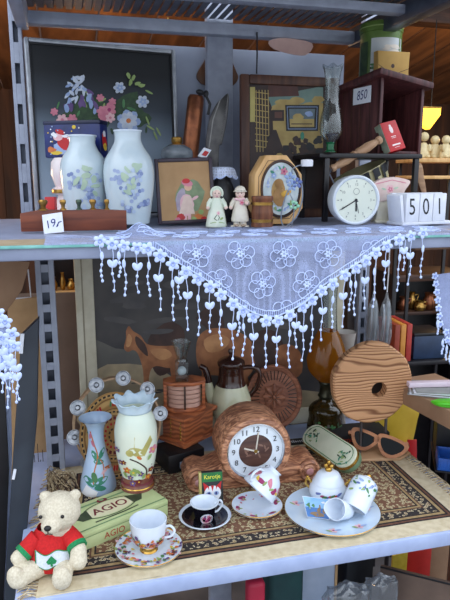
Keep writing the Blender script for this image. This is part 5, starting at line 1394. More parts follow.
b.blob(fz, 138, 445, 8.5, 4.4, 18, ybird, 12); b.blob(fz, 131, 446, 3.8, 3.6, 0, ybird, 10); b.patch(fz, [(141, 446), (145, 450), (153, 436), (151, 430)], ybird); b.poly(fz, [(135, 442), (136, 429), (144, 443)], pm('bird_wing', (214, 206, 150), (196, 186, 120), 40, .4)); b.blob(fz, 140, 451, 3, 1.6, 40, orange, 8)
for px, py, r, mm in ((153.5, 446, 4.4, pink), (122, 458, 3, purple), (125, 457, 2.6, dred), (128, 465, 3.8, orange), (134, 467, 4.4, lgreen), (131, 473, 3, purple), (141, 469, 3, purple), (139, 478, 3, dred), (151, 467, 3, dred), (119, 445, 2.6, purple), (148, 474, 3, orange), (133, 479, 3, purple)): b.flower(fz, px, py, r, mm, yellow, 5, px)
for px, py in ((136, 464), (139, 466), (126, 470), (150, 452), (144, 472)): b.blob(fz, px, py, 3.4, 1.4, rnd.uniform(0, 180), lgreen, 9)
t.part('body', b)
b = t.b(); b.lathe(ps[fi:] + [(0, 0)], fr, 44); b.lathe([(15.2, pr[8][1] - .5), (16.2, pr[8][1]), (15.2, pr[8][1] + 1)], dred, 44); b.lathe([(16.4, 2.2), (17.1, 3), (16.6, 4)], gold, 44); t.part('foot', b)
zr = pr[0][1]; zt2 = y2(398)
b = t.b(); n = 96; vs = []; fs = []
for i in range(9):
    u = i / 8; r0 = 15.4 + 5.2 * u ** 1.2; z0 = zr - .5 + (zt2 - zr) * math.sin(u * PI / 2 * .98)
    for j in range(n):
        a = 2 * PI * j / n; ww = u ** 1.5; r = r0 + 2.2 * ww * math.cos(9 * a); z = z0 + 1.6 * ww * math.cos(9 * a + .6) - 1.2 * ww * math.sin(18 * a) * .4
        vs.append((r * math.sin(a), -r * math.cos(a), z))
for i in range(8):
    for j in range(n): fs.append((i * n + j, i * n + (j + 1) % n, (i + 1) * n + (j + 1) % n, (i + 1) * n + j))
b.add(vs, fs, opw); o = t.part('ruffle', b)
sd = o.modifiers.new('thickness', 'SOLIDIFY'); sd.thickness = .0022; sd.offset = 0

# wooden house box on a black base, coaster holder, coasters, glass
t = T('metal_box', 'low black metal box under the orange-brown wooden house box', 'box', g(187, 470, ZL + .0045), rz=16)
b = t.b(); Hb = t.pt(187, 452)[1]
b.box(-20, 20, 0, 34, 0, Hb, black, b=1); t.part('body', b); b = t.b(); b.box(-8, 4, -1, 0, Hb * .2, Hb * .55, steel, b=.3); t.part('latch', b)
zb1 = (t.W @ V((0, 0, Hb * t.k))).z + .0005
t = T('wooden_house_box', 'orange-brown wooden box with overhanging lid and rows of brass studs', 'box', h(184.5, 1.525, zb1), rz=36)
Ht = t.pt(184.5, 418)[1]
def sl(t, px, ang):
    lo, hi = 0, 300
    for _ in range(40):
        mid = (lo + hi) / 2; p = t.W @ V((mid * t.k * math.cos(R(ang)), mid * t.k * math.sin(R(ang)), 0)); x = proj(p)[0]
        if (ang > 90 - 1e-6 and x > px) or (ang < 89 and x < px): lo = mid
        else: hi = mid
    return lo
a_ = sl(t, 213, 0); c_ = sl(t, 163, 90)
b = t.b(); b.box(0, a_, 0, c_, 4, Ht - 4, wora, b=.4); t.part('body', b)
b = t.b(); b.box(-3, a_ + 3, -3, c_ + 3, 0, 4, wora, b=.6); t.part('base', b)
b = t.b(); b.box(-3.4, a_ + 3.4, -3.4, c_ + 3.4, Ht - 4, Ht, wora, b=.6); t.part('lid', b)
for jj in (.16, .62):
    for i in range(6):
        b = t.b(); b.ball((-.2, c_ * (jj + .0 * i), 7 + i * (Ht - 14) / 5), (.7, 1.1, 1.1), brass, seg=8); t.part('stud', b)
b = t.b(); b.tube([(-.8, c_ * .16, 9 + 2 * i) for i in range(int((Ht - 16) / 2))], .6, gold, 5); t.part('hinge_pin', b)
ztop2 = (t.W @ V((0, 0, Ht * t.k))).z + .0005; wh = t
ctr = t.W @ V((a_ * .5 * t.k, c_ * .5 * t.k, 0))
pxc = 184.5
t = T('coaster_holder', 'octagonal wooden coaster holder standing on the orange-brown house box', 'coaster holder', (h(pxc, ctr.y, ztop2).x, ctr.y, ztop2), rz=-8)
Rh = 22.5; H2 = t.pt(pxc, 379)[1]
oc = lambda r: [(r * math.cos(PI / 8 + PI / 4 * i), r * .62 * math.sin(PI / 8 + PI / 4 * i)) for i in range(8)]
b = t.b(); b.slab(oc(Rh), 0, 3.4, wora, b=.6); t.part('base', b)
b = t.b(); b.slab(oc(Rh), H2 - 3.6, H2, wora, b=.6); t.part('top', b)
for x, y in ((-19, -3), (19, -3), (0, -12.4), (-15, 9), (15, 9)):
    b = t.b(); w_ = 1.6 if x else .9; b.box(x - w_, x + w_, y - w_, y + w_, 3.4, H2 - 3.6, wora if x else wdark, b=.3); t.part('post', b)
ch = t; zz = 3.5; nC = 5; pit = (H2 - 7.4) / nC
wcoast = grain('coaster_wood', (206, 164, 146), (178, 134, 116), 40, 'X')
names = ('bottom', 'second from the bottom', 'middle', 'second from the top', 'top')
for i in range(nC):
    tc_ = T('coaster', 'pinkish wooden coaster in the octagonal holder, %s one of the five' % names[i], 'coaster', ch.W @ V((0, 0, (zz + i * pit + .15) * ch.k)), rz=-8, k=ch.k, group='coasters in the wooden holder')
    b = tc_.b(); b.lathe([(0, 0), (16, 0), (16.3, .5), (16.3, pit - 1.1), (16, pit - .7), (0, pit - .7)], wcoast, 32, sy=.62); tc_.solo(b)
zt3 = (ch.W @ V((0, 0, H2 * ch.k))).z + .0005
t = T('glass_candlestick', 'clear glass candlestick with a ball inside its square base, on the coaster holder', 'candlestick', h(182, ctr.y - .012, zt3))
pr = t.prof([(9.4, 341), (7.8, 347), (6, 353), (4.8, 358), (5.6, 361)])
b = t.b(); hb_ = t.pt(182, 361)[1]
b.lathe(sm(pr, 4), cglass, 28, wav=lambda a, i: (1 + .05 * math.cos(8 * a), 0)); b.lathe([(r - .8, z) for r, z in sm(pr, 4)], cglass, 28); t.part('cup', b)
b = t.b(); b.box(-6.6, 6.6, -6.6, 6.6, 0, hb_, cglass, b=1); t.part('base', b); b = t.b(); b.ball((0, 0, hb_ * .5), 4.6, pm('frosted_ball', (186, 196, 200), (160, 172, 178), 30, .15), seg=16); t.part('ball', b)

# mantel clock
t = T('mantel_clock', 'streaky brown mantel clock with scrolled wings and a white numeral ring', 'mantel clock', g(253, 488, ZR), rz=-3)
c0 = t.pt(255.5, 450.5); Ro = 36.5
k_ = lambda px, py: t.pt(px, py)
a1 = []
for i in range(25):
    a = R(205 - i * 230 / 24); a1.append((c0[0] + Ro * math.cos(a), c0[1] + Ro * math.sin(a)))
lw = t.pt(192, 480); rw = t.pt(318, 470)
out = [(-58, 0), (-66, 3), (-70, 11), (-66, 19), (-57, 22), (-48, 19)] + a1 + [(48, 19), (58, 22), (66, 19), (69, 11), (65, 3), (58, 0)]
out = [(p[0] + (c0[0] if abs(p[0]) > 40 and p[1] < 23 else 0), max(0, p[1])) for p in out]
b = t.b(); b.prism(out, 2, 42, wclock, b=2); t.part('case', b)
for sg in (-1, 1):
    b = t.b(); x = c0[0] + sg * 57; Ms = MT(x, 1.5, 12) @ RX(90); b.lathe([(0, -3), (11, -3), (11.5, 0), (9.5, 2.6), (7, 1), (5.5, 2.4), (0, 3.4)], wclock, 32, Ms); t.part('scroll', b)
    b = t.b(); b.ball((x, -1.4, 12), (4, 1.6, 4), pm('rose_lustre', (196, 144, 140), (174, 116, 118), 30, .3), seg=12); t.part('rosette', b)
Mo = MT(c0[0], 0, c0[1]) @ RX(90)
b = t.b(); b.lathe([(36, -4), (36.5, 0), (34.6, 3.2), (31.6, 4.2), (29.2, 3), (28.6, 1), (28.4, -2)], wclock, 64, Mo); t.part('bezel', b)
b = t.b(); b.lathe([(28.6, .8), (29.2, 3.2), (28.2, 3.4), (27.4, .8)], chrome, 64, Mo); t.part('chrome_ring', b)
b = t.b(); b.lathe([(28, .4), (17, .6), (16.8, .7)], pm('clock_white', (232, 238, 244), (224, 232, 240), 20, .3), 56, Mo); b.lathe([(17, .7), (16.6, 1), (0, 1)], grain('dial_wood', (104, 72, 60), (70, 46, 40), 50, 'X'), 48, Mo)
f = lambda u, v, e: V((c0[0] + u, -.9 - e, c0[1] + v)); bn = pm('numeral_black', (28, 26, 34), (22, 20, 28), 60, .4)
for i in range(12):
    a = 2 * PI * i / 12; b.text(str(i or 12), 22.4 * math.sin(a), 22.4 * math.cos(a), 8, 0, bn, f=f)
r_ = random.Random(3)
for i in range(10): b.blob(f, r_.gauss(0, 6), r_.gauss(0, 5), 3, 1, r_.uniform(0, 180), pm('dial_wood_light', (140, 106, 90), (120, 88, 74), 40, .4), 9, .2)
t.part('dial', b)
b = t.b(); b.lay = 60; b.line(f, [(0, -3), (0, 0), (2.6, 20)], 1.3, pm('hand_cream', (224, 216, 200), (210, 200, 184), 40, .3)); b.line(f, [(3, -1), (0, 0), (-12, 4)], 1.6, pm('hand_cream', (224, 216, 200))); b.blob(f, 0, 0, 2, 2, 0, gold, 12); t.part('hands', b)

# pocket card box with a cat
t = T('card_game_box', 'small card box with yellow title and red-eared cat face behind the black cup', 'box', g(211, 509, ZR), rz=-4, lean=10)
x0, x1, z1 = t.pt(202, 490)[0], t.pt(223, 490)[0], t.pt(212, 472)[1]
b = t.b(); b.box(x0, x1, 0, 6, 0, z1, pm('card_box_black', (36, 40, 40), (26, 30, 30), 30, .4), b=.3); b.box(x0 - 2.6, x0, .3, 6, 0, z1, pm('card_box_yellow', (190, 176, 110), (176, 160, 92), 30, .5), b=.2)
f = pl(0); b.poly(f, [(x0 + .3, z1 * .74), (x1 - .3, z1 * .74), (x1 - .3, z1 - .4), (x0 + .3, z1 - .4)], pm('title_green', (34, 120, 60), (26, 100, 48), 40, .4))
b.text('Karotje', (x0 + x1) / 2, z1 * .87, 6, 0, pm('title_yellow', (236, 230, 70), (226, 218, 60), 40, .4), sx=.92); xc = (x0 + x1) / 2; fc = z1 * .42
b.poly(f, [(xc - 9.4, fc + 12), (xc - 2.4, fc + 6), (xc - 7.6, fc)], red); b.poly(f, [(xc + 9.4, fc + 12), (xc + 2.4, fc + 6), (xc + 7.6, fc)], red)
b.blob(f, xc, fc, 8.6, 8, 0, white, 16); b.poly(f, [(xc - 1.6, fc + 8), (xc + 1.6, fc + 8), (xc, fc + 2)], red); b.poly(f, [(xc - 5, fc + 7), (xc - 3.4, fc + 7.4), (xc - 3.6, fc + 3.4)], red); b.poly(f, [(xc + 5, fc + 7), (xc + 3.4, fc + 7.4), (xc + 3.6, fc + 3.4)], red)
for sg in (-1, 1): b.blob(f, xc + sg * 3.8, fc, 2.6, 2.2, 0, lblue, 12); b.blob(f, xc + sg * 3.6, fc, 1.1, 1.6, 0, ink, 10)
b.blob(f, xc, fc - 3.4, 1.4, 1, 0, red, 8); b.poly(f, [(xc - 6, 1), (xc + 6, 1), (xc + 4, fc - 7), (xc - 4, fc - 7)], red); b.blob(f, xc, fc - 8.6, 4, 1.4, 0, white, 10); t.solo(b)
# =================================================== lower shelf: cups and plate
def ring_decor(b, f, R_, n, sp, mats, seed, r=(1, 2.2), sy=1.0):
    q_ = random.Random(seed)
    for i in range(n):
        a = q_.uniform(0, 2 * PI); rr_ = R_ + q_.gauss(0, sp); b.blob(f, rr_ * math.cos(a), rr_ * math.sin(a), q_.uniform(*r), q_.uniform(*r) * .7, q_.uniform(0, 180), q_.choice(mats), 8, .15)
mix = [pink, orange, green, lgreen, purple, dred, yellow, lpink]
def saucer(name, label, px, py, R_, mat, rim_mat, decor, z=ZR, cat='saucer'):
    t = T(name, label, cat, g(px, py, z))
    prf = [(0, .9), (R_ * .40, .9), (R_ * .46, 1.6), (R_ * .70, 2.6), (R_ * .97, 4.6), (R_, 5.2)]
    b = t.b(); b.lathe([(0, 0), (R_ * .45, 0), (R_ * .5, .4), (R_ * .72, 1.6), (R_, 4.2)] + prf[::-1], mat, 56)
    f = tp(prf); b.eps0 = .10
    decor(b, f); t.part('well', b)
    b = t.b(); b.lathe([(R_ - .9, 4.5), (R_ - .2, 5.5), (R_ + .25, 5.1), (R_ - .1, 4.1)], rim_mat, 56); t.part('rim', b)
    return t, t.loc.z + 1.0 * t.k
# white floral cup
t, zs_ = saucer('saucer', 'white floral saucer under the teacup with the gold foot', 149, 550, 34, porc, gold, lambda b, f: ring_decor(b, f, 26.5, 150, 3.2, mix, 1, (1.3, 2.8)))
t = T('teacup', 'white teacup with flowers and a gold foot in front of the cigar box', 'teacup', (t.loc.x, t.loc.y, zs_))
pr = t.prof([(18.4, 519), (18, 524), (17.2, 530), (15.4, 537), (12, 541.5), (7.4, 544), (6.4, 545.4)]); hF = pr[-1][1]
b = t.b(); ps = sm(pr, 4); b.lathe([(0, ps[18][1] + .6)] + [(r - .9, z + .2) for r, z in ps[18::-1]] + ps + [(0, hF)], porc, 48)
f = lm(ps); q_ = random.Random(4); zb_ = t.pt(149, 537)[1]
for i in range(90): b.blob(f, q_.uniform(-17, 17), zb_ + 1 + q_.gauss(0, 2.8), q_.uniform(1, 2.4), q_.uniform(.8, 1.5), q_.uniform(0, 180), q_.choice(mix), 8, .2)
for u in (-7, 4, 12): b.flower(f, u, zb_, 2.6, orange, dred)
t.part('bowl', b)
b = t.b(); b.lathe([(6, hF + .4), (6.6, hF - 1), (8, 2.4), (9.2, .4), (9, 0), (0, 0)], gold, 40); t.part('foot', b, label='gold foot')
b = t.b(); zc_ = t.pt(149, 533)[1]; Mh = RZ(-12)
b.tube(sm([(16, 0, zc_ + 7), (22, 0, zc_ + 9), (26, 0, zc_ + 4), (23, 0, zc_ - 2), (17, 0, zc_ - 4), (13.5, 0, zc_ - 5)], 4), 1.3, porc, 8, Mh); t.part('handle', b)
# black demitasse
bg_ = pm('black_glaze', (20, 18, 26), (14, 12, 20), 20, .12, spec=.6)
t, zs_ = saucer('saucer', 'black saucer with a white rim under the small black cup', 205, 519, 26, bg_, porc, lambda b, f: b.line(f, [(24.4 * math.cos(a), 24.4 * math.sin(a)) for a in [2 * PI * i / 60 for i in range(60)]], 2.6, porc, closed=True))
t = T('demitasse_cup', 'small black cup with a pink portrait medallion and white inside', 'cup', (t.loc.x - .001, t.loc.y, zs_))
pr = t.prof([(14, 501.5), (12, 506), (10.4, 512), (9.4, 518), (8, 522), (6.4, 524)]); hF = pr[-1][1]; ps = sm(pr, 4)
b = t.b(); b.lathe(ps + [(0, hF)], bg_, 40)
f = lm(ps); zm = t.pt(205, 514)[1]; b.blob(f, 2, zm, 6, 6.2, 0, porc, 16); b.blob(f, 2, zm, 5, 5.2, 0, lpink, 14, .08)
for u, v in ((0, 1), (4, 0), (2, -2), (1, 3), (4, 3)): b.blob(f, 2 + u - 2, zm + v, 1.7, 1.4, 20, rnd.choice([magenta, pink, purple]), 8, .2)
t.part('bowl', b)
b = t.b(); b.lathe([(0, ps[14][1])] + [(r - .7, z + .1) for r, z in ps[14::-1]] + [(14.5, pr[0][1]), (14.2, pr[0][1] - 1)], porc, 40); t.part('lining', b, label='white lining and rim')
b = t.b(); b.lathe([(6.2, hF + .2), (6.6, hF - .6), (8.6, .8), (8.8, 0), (0, 0)], porc, 36); t.part('foot', b)
b = t.b(); zc_ = t.pt(205, 509)[1]; b.tube(sm([(11, 0, zc_ + 4), (16, 0, zc_ + 7), (18.4, 0, zc_ + 2), (14, 0, zc_ - 4), (9.6, 0, zc_ - 5)], 4), 1.1, porc, 8, RZ(16)); t.part('handle', b)
# rose cup tipped on its saucer
def dec3(b, f):
    for a in (20, 140, 200, 262, 320):
        x, y = 20 * math.cos(R(a)), 20 * math.sin(R(a)); b.blob(f, x, y, 4.4, 2.4, a + 70, magenta, 10, .15); b.blob(f, x * .98 + 2, y * .9, 2.6, 1.2, a, lgreen, 8)
    ring_decor(b, f, 19, 16, 3, [lgreen, pink, lpink], 8)
t, zs_ = saucer('saucer', 'white saucer with magenta roses under the tipped cup, before the mantel clock', 257, 508, 26, porc, gold, dec3)
sk_ = t.k
t = T('rose_teacup', 'white cup with magenta roses lying tipped on its saucer before the mantel clock', 'teacup', (t.loc.x + .004, t.loc.y + .004, zs_ + .0015), rz=-20, k=sk_)
prc = [(19, 27), (18, 22), (16.6, 16), (13, 8), (8, 3.4), (7, 2), (8, 0)]; ps = sm(prc, 4)
Mt = MT(-1, 4, 9) @ RZ(0) @ RX(62) @ RY(0) @ MT(0, 0, -3)
Mt = MT(9, 9, 14) @ V((0, 0, 1)).rotation_difference(V((-.62, -.42, -.66))).to_matrix().to_4x4() @ MT(0, 0, -12)
b = t.b(); b.lathe([(0, 5)] + [(r - .9, z + .3) for r, z in ps[16::-1]] + ps + [(0, 0)], porc, 44, Mt)
def fo(u, v, e):
    r = interp(ps, v) + e; a = u; return V((r * math.sin(a), -r * math.cos(a), v))
q_ = random.Random(7)
for i in range(12):
    a = PI * 2 * i / 12; b.blob(lambda u, v, e: fo(a + u / 16, v, e), 0, 14 + 4 * (i % 2), 4.4, 2.6, 60 * (i % 3), magenta if i % 2 else pink, 10, .2, M=Mt); b.blob(lambda u, v, e: fo(a + .25 + u / 16, v, e), 0, 18, 3, 1.4, 40 * i, lgreen if i % 3 else yellow, 8, .2, M=Mt)
mn = min(v.co.z for v in b.bm.verts)
for v in b.bm.verts: v.co.z -= mn - .1
t.part('bowl', b)
Mt = MT(0, 0, -mn + .1) @ Mt
b = t.b(); b.tube(sm([(15.5, 0, 20), (21, 0, 24), (25, 0, 19), (22, 0, 11), (14, 0, 9)], 4), 1.3, porc, 8, Mt @ RZ(20)); t.part('handle', b)

# big plate and what lies on it
def decp(b, f):
    for cx, cy in ((-36, 6), (34, 10), (2, -36), (-10, 34), (26, -24)):
        b.flower(f, cx, cy, 4.6, lpink, magenta, 5, 20); b.blob(f, cx + 4, cy + 2, 4, 1.3, 30, lblue, 8); b.blob(f, cx - 4, cy - 2, 3.4, 1.2, -20, lgreen, 8)
t, zp = saucer('dinner_plate', 'large blue-white plate with gold rim holding the sugar bowl and small porcelain pieces', 332, 513, 47.5, bporc, gold, decp, cat='plate')
pk = t.k; plate = t
def onplate(px, py): return (lambda w: V((w.x, w.y, zp + .0005)))(g(px, py, zp))
t = T('sugar_bowl', 'white lidded sugar bowl with gold knob and gold handles on the large plate', 'sugar bowl', onplate(327.5, 499))
pr = t.prof([(6, 472), (10, 474), (15, 481), (18.4, 487), (18, 493), (13, 498), (10, 500.5)]); ps = sm(pr, 4); pr[-1] = (10, 0)
b = t.b(); b.lathe([(r, max(0, z)) for r, z in sm(pr[2:], 4)] + [(0, 0)], porc, 44); b.lathe([(0, pr[2][1]), pr[2]], porc, 44)
f = lm(sm(pr[2:], 4)); zz = t.pt(327.5, 489)[1]
for u, mm in ((-9, bluep), (-5, magenta), (-1, bluep), (3, red), (7, red), (11, bluep), (5, green), (-3, green)): b.blob(f, u, zz + rnd.uniform(0, 3), 2.8, 1.2, rnd.uniform(0, 60), mm, 8, .2)
t.part('bowl', b)
b = t.b(); b.lathe([(15.6, pr[2][1] - .4), (15.4, pr[2][1] + .8)] + sm([(13.6, pr[2][1] + 3), (10.6, pr[1][1] + 1), (5, pr[0][1] + 1), (0, pr[0][1] + 1.6)], 3), porc, 40)
for a in (-40, 0, 40): b.ball((8.6 * math.sin(R(a)) * 1.3, -11.4 * math.cos(R(a)), pr[2][1] + 4), (.9, .9, 1.1), ink, seg=8)
t.part('lid', b)
zk = pr[0][1] + 1
b = t.b(); b.ball((0, 0, zk + 2), (3.6, 3.2, 3), gold, seg=12); b.ball((-2.6, 0, zk + 6), (2.4, 2.2, 2.6), gold, seg=10); b.ball((2.6, 0, zk + 5.4), (2.4, 2.2, 2.4), gold, seg=10); b.ball((0, 0, zk + 9.5), (2, 2, 2.4), gold, seg=10); t.part('knob', b)
for sg in (-1, 1):
    b = t.b(); zh = pr[3][1]; b.tube(sm([(sg * 16.5, 0, zh + 4), (sg * 20.5, 0, zh + 8), (sg * 22, 0, zh + 2), (sg * 17, 0, zh - 3)], 4), 1.4, gold, 8); b.ball((sg * 20.5, 0, zh + 9), 1.8, gold, seg=8); t.part('handle', b)
# creamer lying against the bowl, mouth down-left
t = T('salt_shaker', 'white porcelain shaker with blue flowers lying tilted on the right of the large plate', 'shaker', onplate(353, 515), rz=-14)
A = V((t.pt(352.5, 508, 0)[0], -4, 13.6)); 
hd_ = t.pt(370, 474, 10); Bv = V((hd_[0], 14, hd_[1])); 
dirv = (Bv - A); Ln = dirv.length; rm = V((0, 0, 1)).rotation_difference(dirv).to_matrix().to_4x4()
MM = Matrix.Translation(A) @ rm
prS = [(12.6, 0), (13.2, 1), (13.6, Ln * .3), (13.8, Ln * .6), (13, Ln * .78), (10, Ln * .88), (5, Ln * .93), (4, Ln * .96), (0, Ln)]
ps = sm(prS, 4)
b = t.b(); b.lathe([(0, 6), (11.6, 6), (11.8, .2)] + ps, porc, 40, MM)
def fo2(u, v, e):
    r = interp(ps, v) + e; return V((r * math.sin(u / 13), -r * math.cos(u / 13), v))
q_ = random.Random(9)
for i in range(60): b.blob(fo2, q_.uniform(-40, 40), Ln * .66 + q_.gauss(0, 5), q_.uniform(1, 3), q_.uniform(.8, 1.6), q_.uniform(0, 180), q_.choice([lblue, bluep, lgreen, green, lblue]), 8, .2, M=MM)
mn = min(v.co.z for v in b.bm.verts)
for v in b.bm.verts: v.co.z -= mn - .05
t.part('body', b)
b = t.b(); MM = MT(0, 0, -mn + .05) @ MM; b.ball((0, 0, Ln * .985), (3.4, 3.4, 2.6), gold, MM, 10); t.part('gold_cap', b)
# landscape dish: curved oblong of porcelain
t = T('landscape_dish', 'curved porcelain dish painted with a lake and castle, left on the large plate', 'dish', onplate(316, 520), rz=-16, lean=28)
pc4 = t.P([(302, 500), (329, 503.5), (329, 524), (307, 521)]); b = t.b(); n = 10; vs = []; fs = []
def bil(u, v):
    a, c, d, e_ = pc4; x = (a[0] * (1 - u) + c[0] * u) * (1 - v) + (e_[0] * (1 - u) + d[0] * u) * v; z = (a[1] * (1 - u) + c[1] * u) * (1 - v) + (e_[1] * (1 - u) + d[1] * u) * v
    return V((x, -6 * (u - .5) ** 2 * 2 - 2 * (1 - v), z))
mz = min(p[1] for p in pc4)
fB = lambda u, v, e: bil(u, v) + V((0, -e, -mz + .3))
for yy in (0, 1.4):
    for i in range(n + 1):
        for j in range(n + 1): p = fB(i / n, j / n, 0); vs.append((p.x, p.y + yy, p.z))
N = (n + 1) ** 2
for i in range(n):
    for j in range(n):
        a = i * (n + 1) + j; q4 = (a, a + 1, a + n + 2, a + n + 1); fs += [q4, tuple(N + x for x in q4)]
for i in range(n):
    for (a, c) in ((i, i + 1), (n * (n + 1) + i, n * (n + 1) + i + 1), (i * (n + 1), (i + 1) * (n + 1)), (i * (n + 1) + n, (i + 1) * (n + 1) + n)): fs.append((a, c, N + c, N + a))
b.add(vs, fs, porc)
b.eps0 = .2
skb = pm('painted_sky_blue', (120, 170, 214), (150, 192, 226), 30, .2); lkb = pm('painted_lake', (70, 120, 180), (56, 104, 164), 30, .2); brn = pm('painted_castle', (150, 120, 84), (124, 96, 66), 40, .3)
def quadp(u0, u1, v0, v1, mm):
    for k in range(5):
        a, c = u0 + (u1 - u0) * k / 5, u0 + (u1 - u0) * (k + 1) / 5
        lay = b.lay; b.poly(fB, [(a, v0), (c, v0), (c, v1), (a, v1)], mm); b.lay = lay
    b.lay += 1
quadp(.015, .985, .02, .55, skb); quadp(.015, .985, .5, .98, lkb)
b.blob(fB, .25, .42, .2, .14, 0, green, 10, .1); b.blob(fB, .18, .5, .12, .1, 0, lgreen, 10, .1); b.blob(fB, .68, .62, .22, .16, 0, brn, 10, .15); b.poly(fB, [(.6, .62), (.6, .36), (.66, .28), (.72, .36), (.72, .62)], brn); b.blob(fB, .5, .82, .3, .1, 0, brn, 10, .2); b.blob(fB, .8, .2, .14, .05, 0, white, 9, .2)
t.solo(b)
# small creamer lying on its side, lip towards the viewer
t = T('creamer', 'small plain white porcelain creamer lying on its side in the middle of the large plate', 'creamer', onplate(341, 521), rz=-16)
prq = [(11, 22), (10.4, 18), (9.6, 11), (8.6, 4), (7.4, 0)]; ps = sm(prq, 4)
MM = V((0, 0, 1)).rotation_difference(V((-.62, -.60, .42))).to_matrix().to_4x4() @ MT(0, 0, -12)
lip = lambda a, i: (1, 5.5 * max(0, math.cos(a + 2.2)) ** 3 * max(0, 1 - i / 7))
b = t.b(); b.lathe(ps + [(0, 0)], porc, 44, MM, wav=lip)
b.lathe([(r - .9, z + .1) for r, z in ps[:-1]] + [(6.4, 1.2), (0, 1.2)], porc, 44, MM, wav=lip); b.lathe([ps[0], (ps[0][0] - .45, ps[0][1] + .5), (ps[0][0] - .9, ps[0][1] + .1)], porc, 44, MM, wav=lambda a, i: (1, 5.5 * max(0, math.cos(a + 2.2)) ** 3))
mn = min(v.co.z for v in b.bm.verts)
for v in b.bm.verts: v.co.z -= mn - .05
t.part('body', b)

# teddy bear
t = T('teddy_bear', 'cream teddy bear in a red knitted sweater sitting at the left end of the shelf', 'teddy bear', g(54, 567, ZR), rz=-2)
fur = pm('cream_plush', (222, 212, 190), (204, 192, 168), 260, .95, 0, .6, .1); m_, nt_ = fur, fur.node_tree
b = t.b()
tor = ((0, 0, 21), (21, 17, 22)); hdc = V((9, -5, 64))
b.ball(*tor, fur, seg=24); b.ball(hdc, (20.5, 18, 19), fur, seg=24); b.ball((7, -3, 45), (13, 12, 8), fur)
b.ball((-4, 0, 78), (5.8, 4.4, 5.6), fur); b.ball((24.5, -1, 77), (5.8, 4.4, 5.6), fur)
b.ball((1.5, -20, 57.5), (9.6, 8.6, 8), fur)
def limb(pts, rs): 
    ps = sm(pts, 5); n = len(ps)
    for i, p in enumerate(ps):
        u = i / (n - 1) * (len(rs) - 1); k = min(int(u), len(rs) - 2); r = rs[k] + (rs[k + 1] - rs[k]) * (u - k)
        b.ball(p, r, fur, seg=12)
limb([(-17, -5, 34), (-24, -10, 28), (-31, -13, 24)], [7, 7.2, 7.4])
limb([(19, -8, 36), (25, -18, 28), (25, -23, 19)], [7.6, 8, 8.8])
limb([(-10, -8, 9), (-22, -18, 10), (-30, -25, 9)], [10.5, 9.6, 9]); b.ball((-33, -26, 12), (9, 6.5, 11.5), fur, seg=14, rot=Matrix.Rotation(R(-30), 3, 'Z'))
limb([(10, -8, 9), (10, -24, 9), (10, -33, 9)], [10.5, 9.6, 9]); b.ball((10, -37, 12), (9.6, 6.5, 11.6), fur, seg=14)
mnz = min(v.co.z for v in b.bm.verts)
for v in b.bm.verts: v.co.z = max(v.co.z, .4)
o = t.part('body', b, ang=180)
md = o.modifiers.new('merge', 'REMESH'); md.mode = 'VOXEL'; md.voxel_size = 1.5 * t.k; md.use_smooth_shade = True
md = o.modifiers.new('soft', 'SMOOTH'); md.iterations = 4; md.factor = .5
tx = bpy.data.textures.new('plush', 'CLOUDS'); tx.noise_scale = .006; md = o.modifiers.new('plush', 'DISPLACE'); md.texture = tx; md.strength = .0028; md.mid_level = .5
for sg, c in ((-1, (-7.5, -19.5, 67.5)), (1, (12.5, -22.2, 67))):
    b = t.b(); b.ball(c, (1.9, 1.5, 1.9), pm('glass_eye', (28, 22, 20), (18, 14, 14), 40, .08), seg=12); t.part('eye', b)
b = t.b(); b.ball((-1, -28, 60), (3.4, 2.4, 2.8), pm('nose_black', (24, 22, 24), (18, 16, 18), 40, .5), seg=12); t.part('nose', b)
b = t.b(); b.tube([(-1, -28.6, 57), (-1, -28.4, 54.5), (-4, -27, 52.6)], .5, wdark, 5); b.tube([(-1, -28.4, 54.5), (3, -27, 52.8)], .5, wdark, 5); t.part('mouth', b)
knit = pm('red_knit', (206, 28, 30), (188, 22, 26), 200, .85, 0, .5); knitg = pm('green_knit', (30, 140, 84), (24, 120, 70), 200, .85, 0, .5); knitw = pm('white_knit', (224, 230, 240), (210, 218, 232), 200, .85, 0, .5)
b = t.b()
b.lathe(sm([(22.5, 6), (24, 12), (24.2, 20), (22, 30), (18.5, 38), (14.5, 44), (13.6, 46)], 4), knit, 44, sy=.86)
for pts, rs in (([(-13, -4, 38), (-20, -7, 32), (-26, -11, 27.5)], (8.6, 8.9, 8.6)), ([(14, -4, 39), (21, -11, 34), (24, -15.5, 30.5)], (8.8, 9.4, 9.4))):
    ps = sm(pts, 5); b.tube(ps, [rs[0] + (rs[2] - rs[0]) * i / (len(ps) - 1) for i in range(len(ps))], knit, 18)
t_ = sm([(22.5, 6), (24, 12), (24.2, 20), (22, 30), (18.5, 38), (14.5, 44), (13.6, 46)], 4)
o = t.part('sweater', b, ang=180); sw = o
fsw0 = lm(t_); fsw = lambda u, v, e: (lambda p: V((p.x, p.y * .86 - .3, p.z)))(fsw0(u, v, e + .15))
b = t.b(); w3 = [(u, 29 + 1.8 * math.sin(u * .3)) for u in range(-15, 18, 2)] + [(u, 14.5 + 1.8 * math.sin(u * .3)) for u in range(17, -16, -2)]
n2 = len(w3) // 2
e0 = .6; vs = [fsw(u, v, e0) for u, v in w3]; fs = [(i, i + 1, len(w3) - 2 - i, len(w3) - 1 - i) for i in range(n2 - 1)]; b.add(vs, fs, knitw)
b.lay = 90; b.line(fsw, w3, .9, knitg, closed=True); b.poly(fsw, [(-5, 21), (5, 21), (1, 25.5), (-1, 25.5)], knitg); b.poly(fsw, [(-3.4, 18.4), (3.4, 18.4), (5, 21), (-5, 21)], knitg); b.poly(fsw, [(-1, 16), (1, 16), (1, 19), (-1, 19)], knitg); b.poly(fsw, [(-2.4, 24), (2.4, 24), (0, 26.6)], knitg)
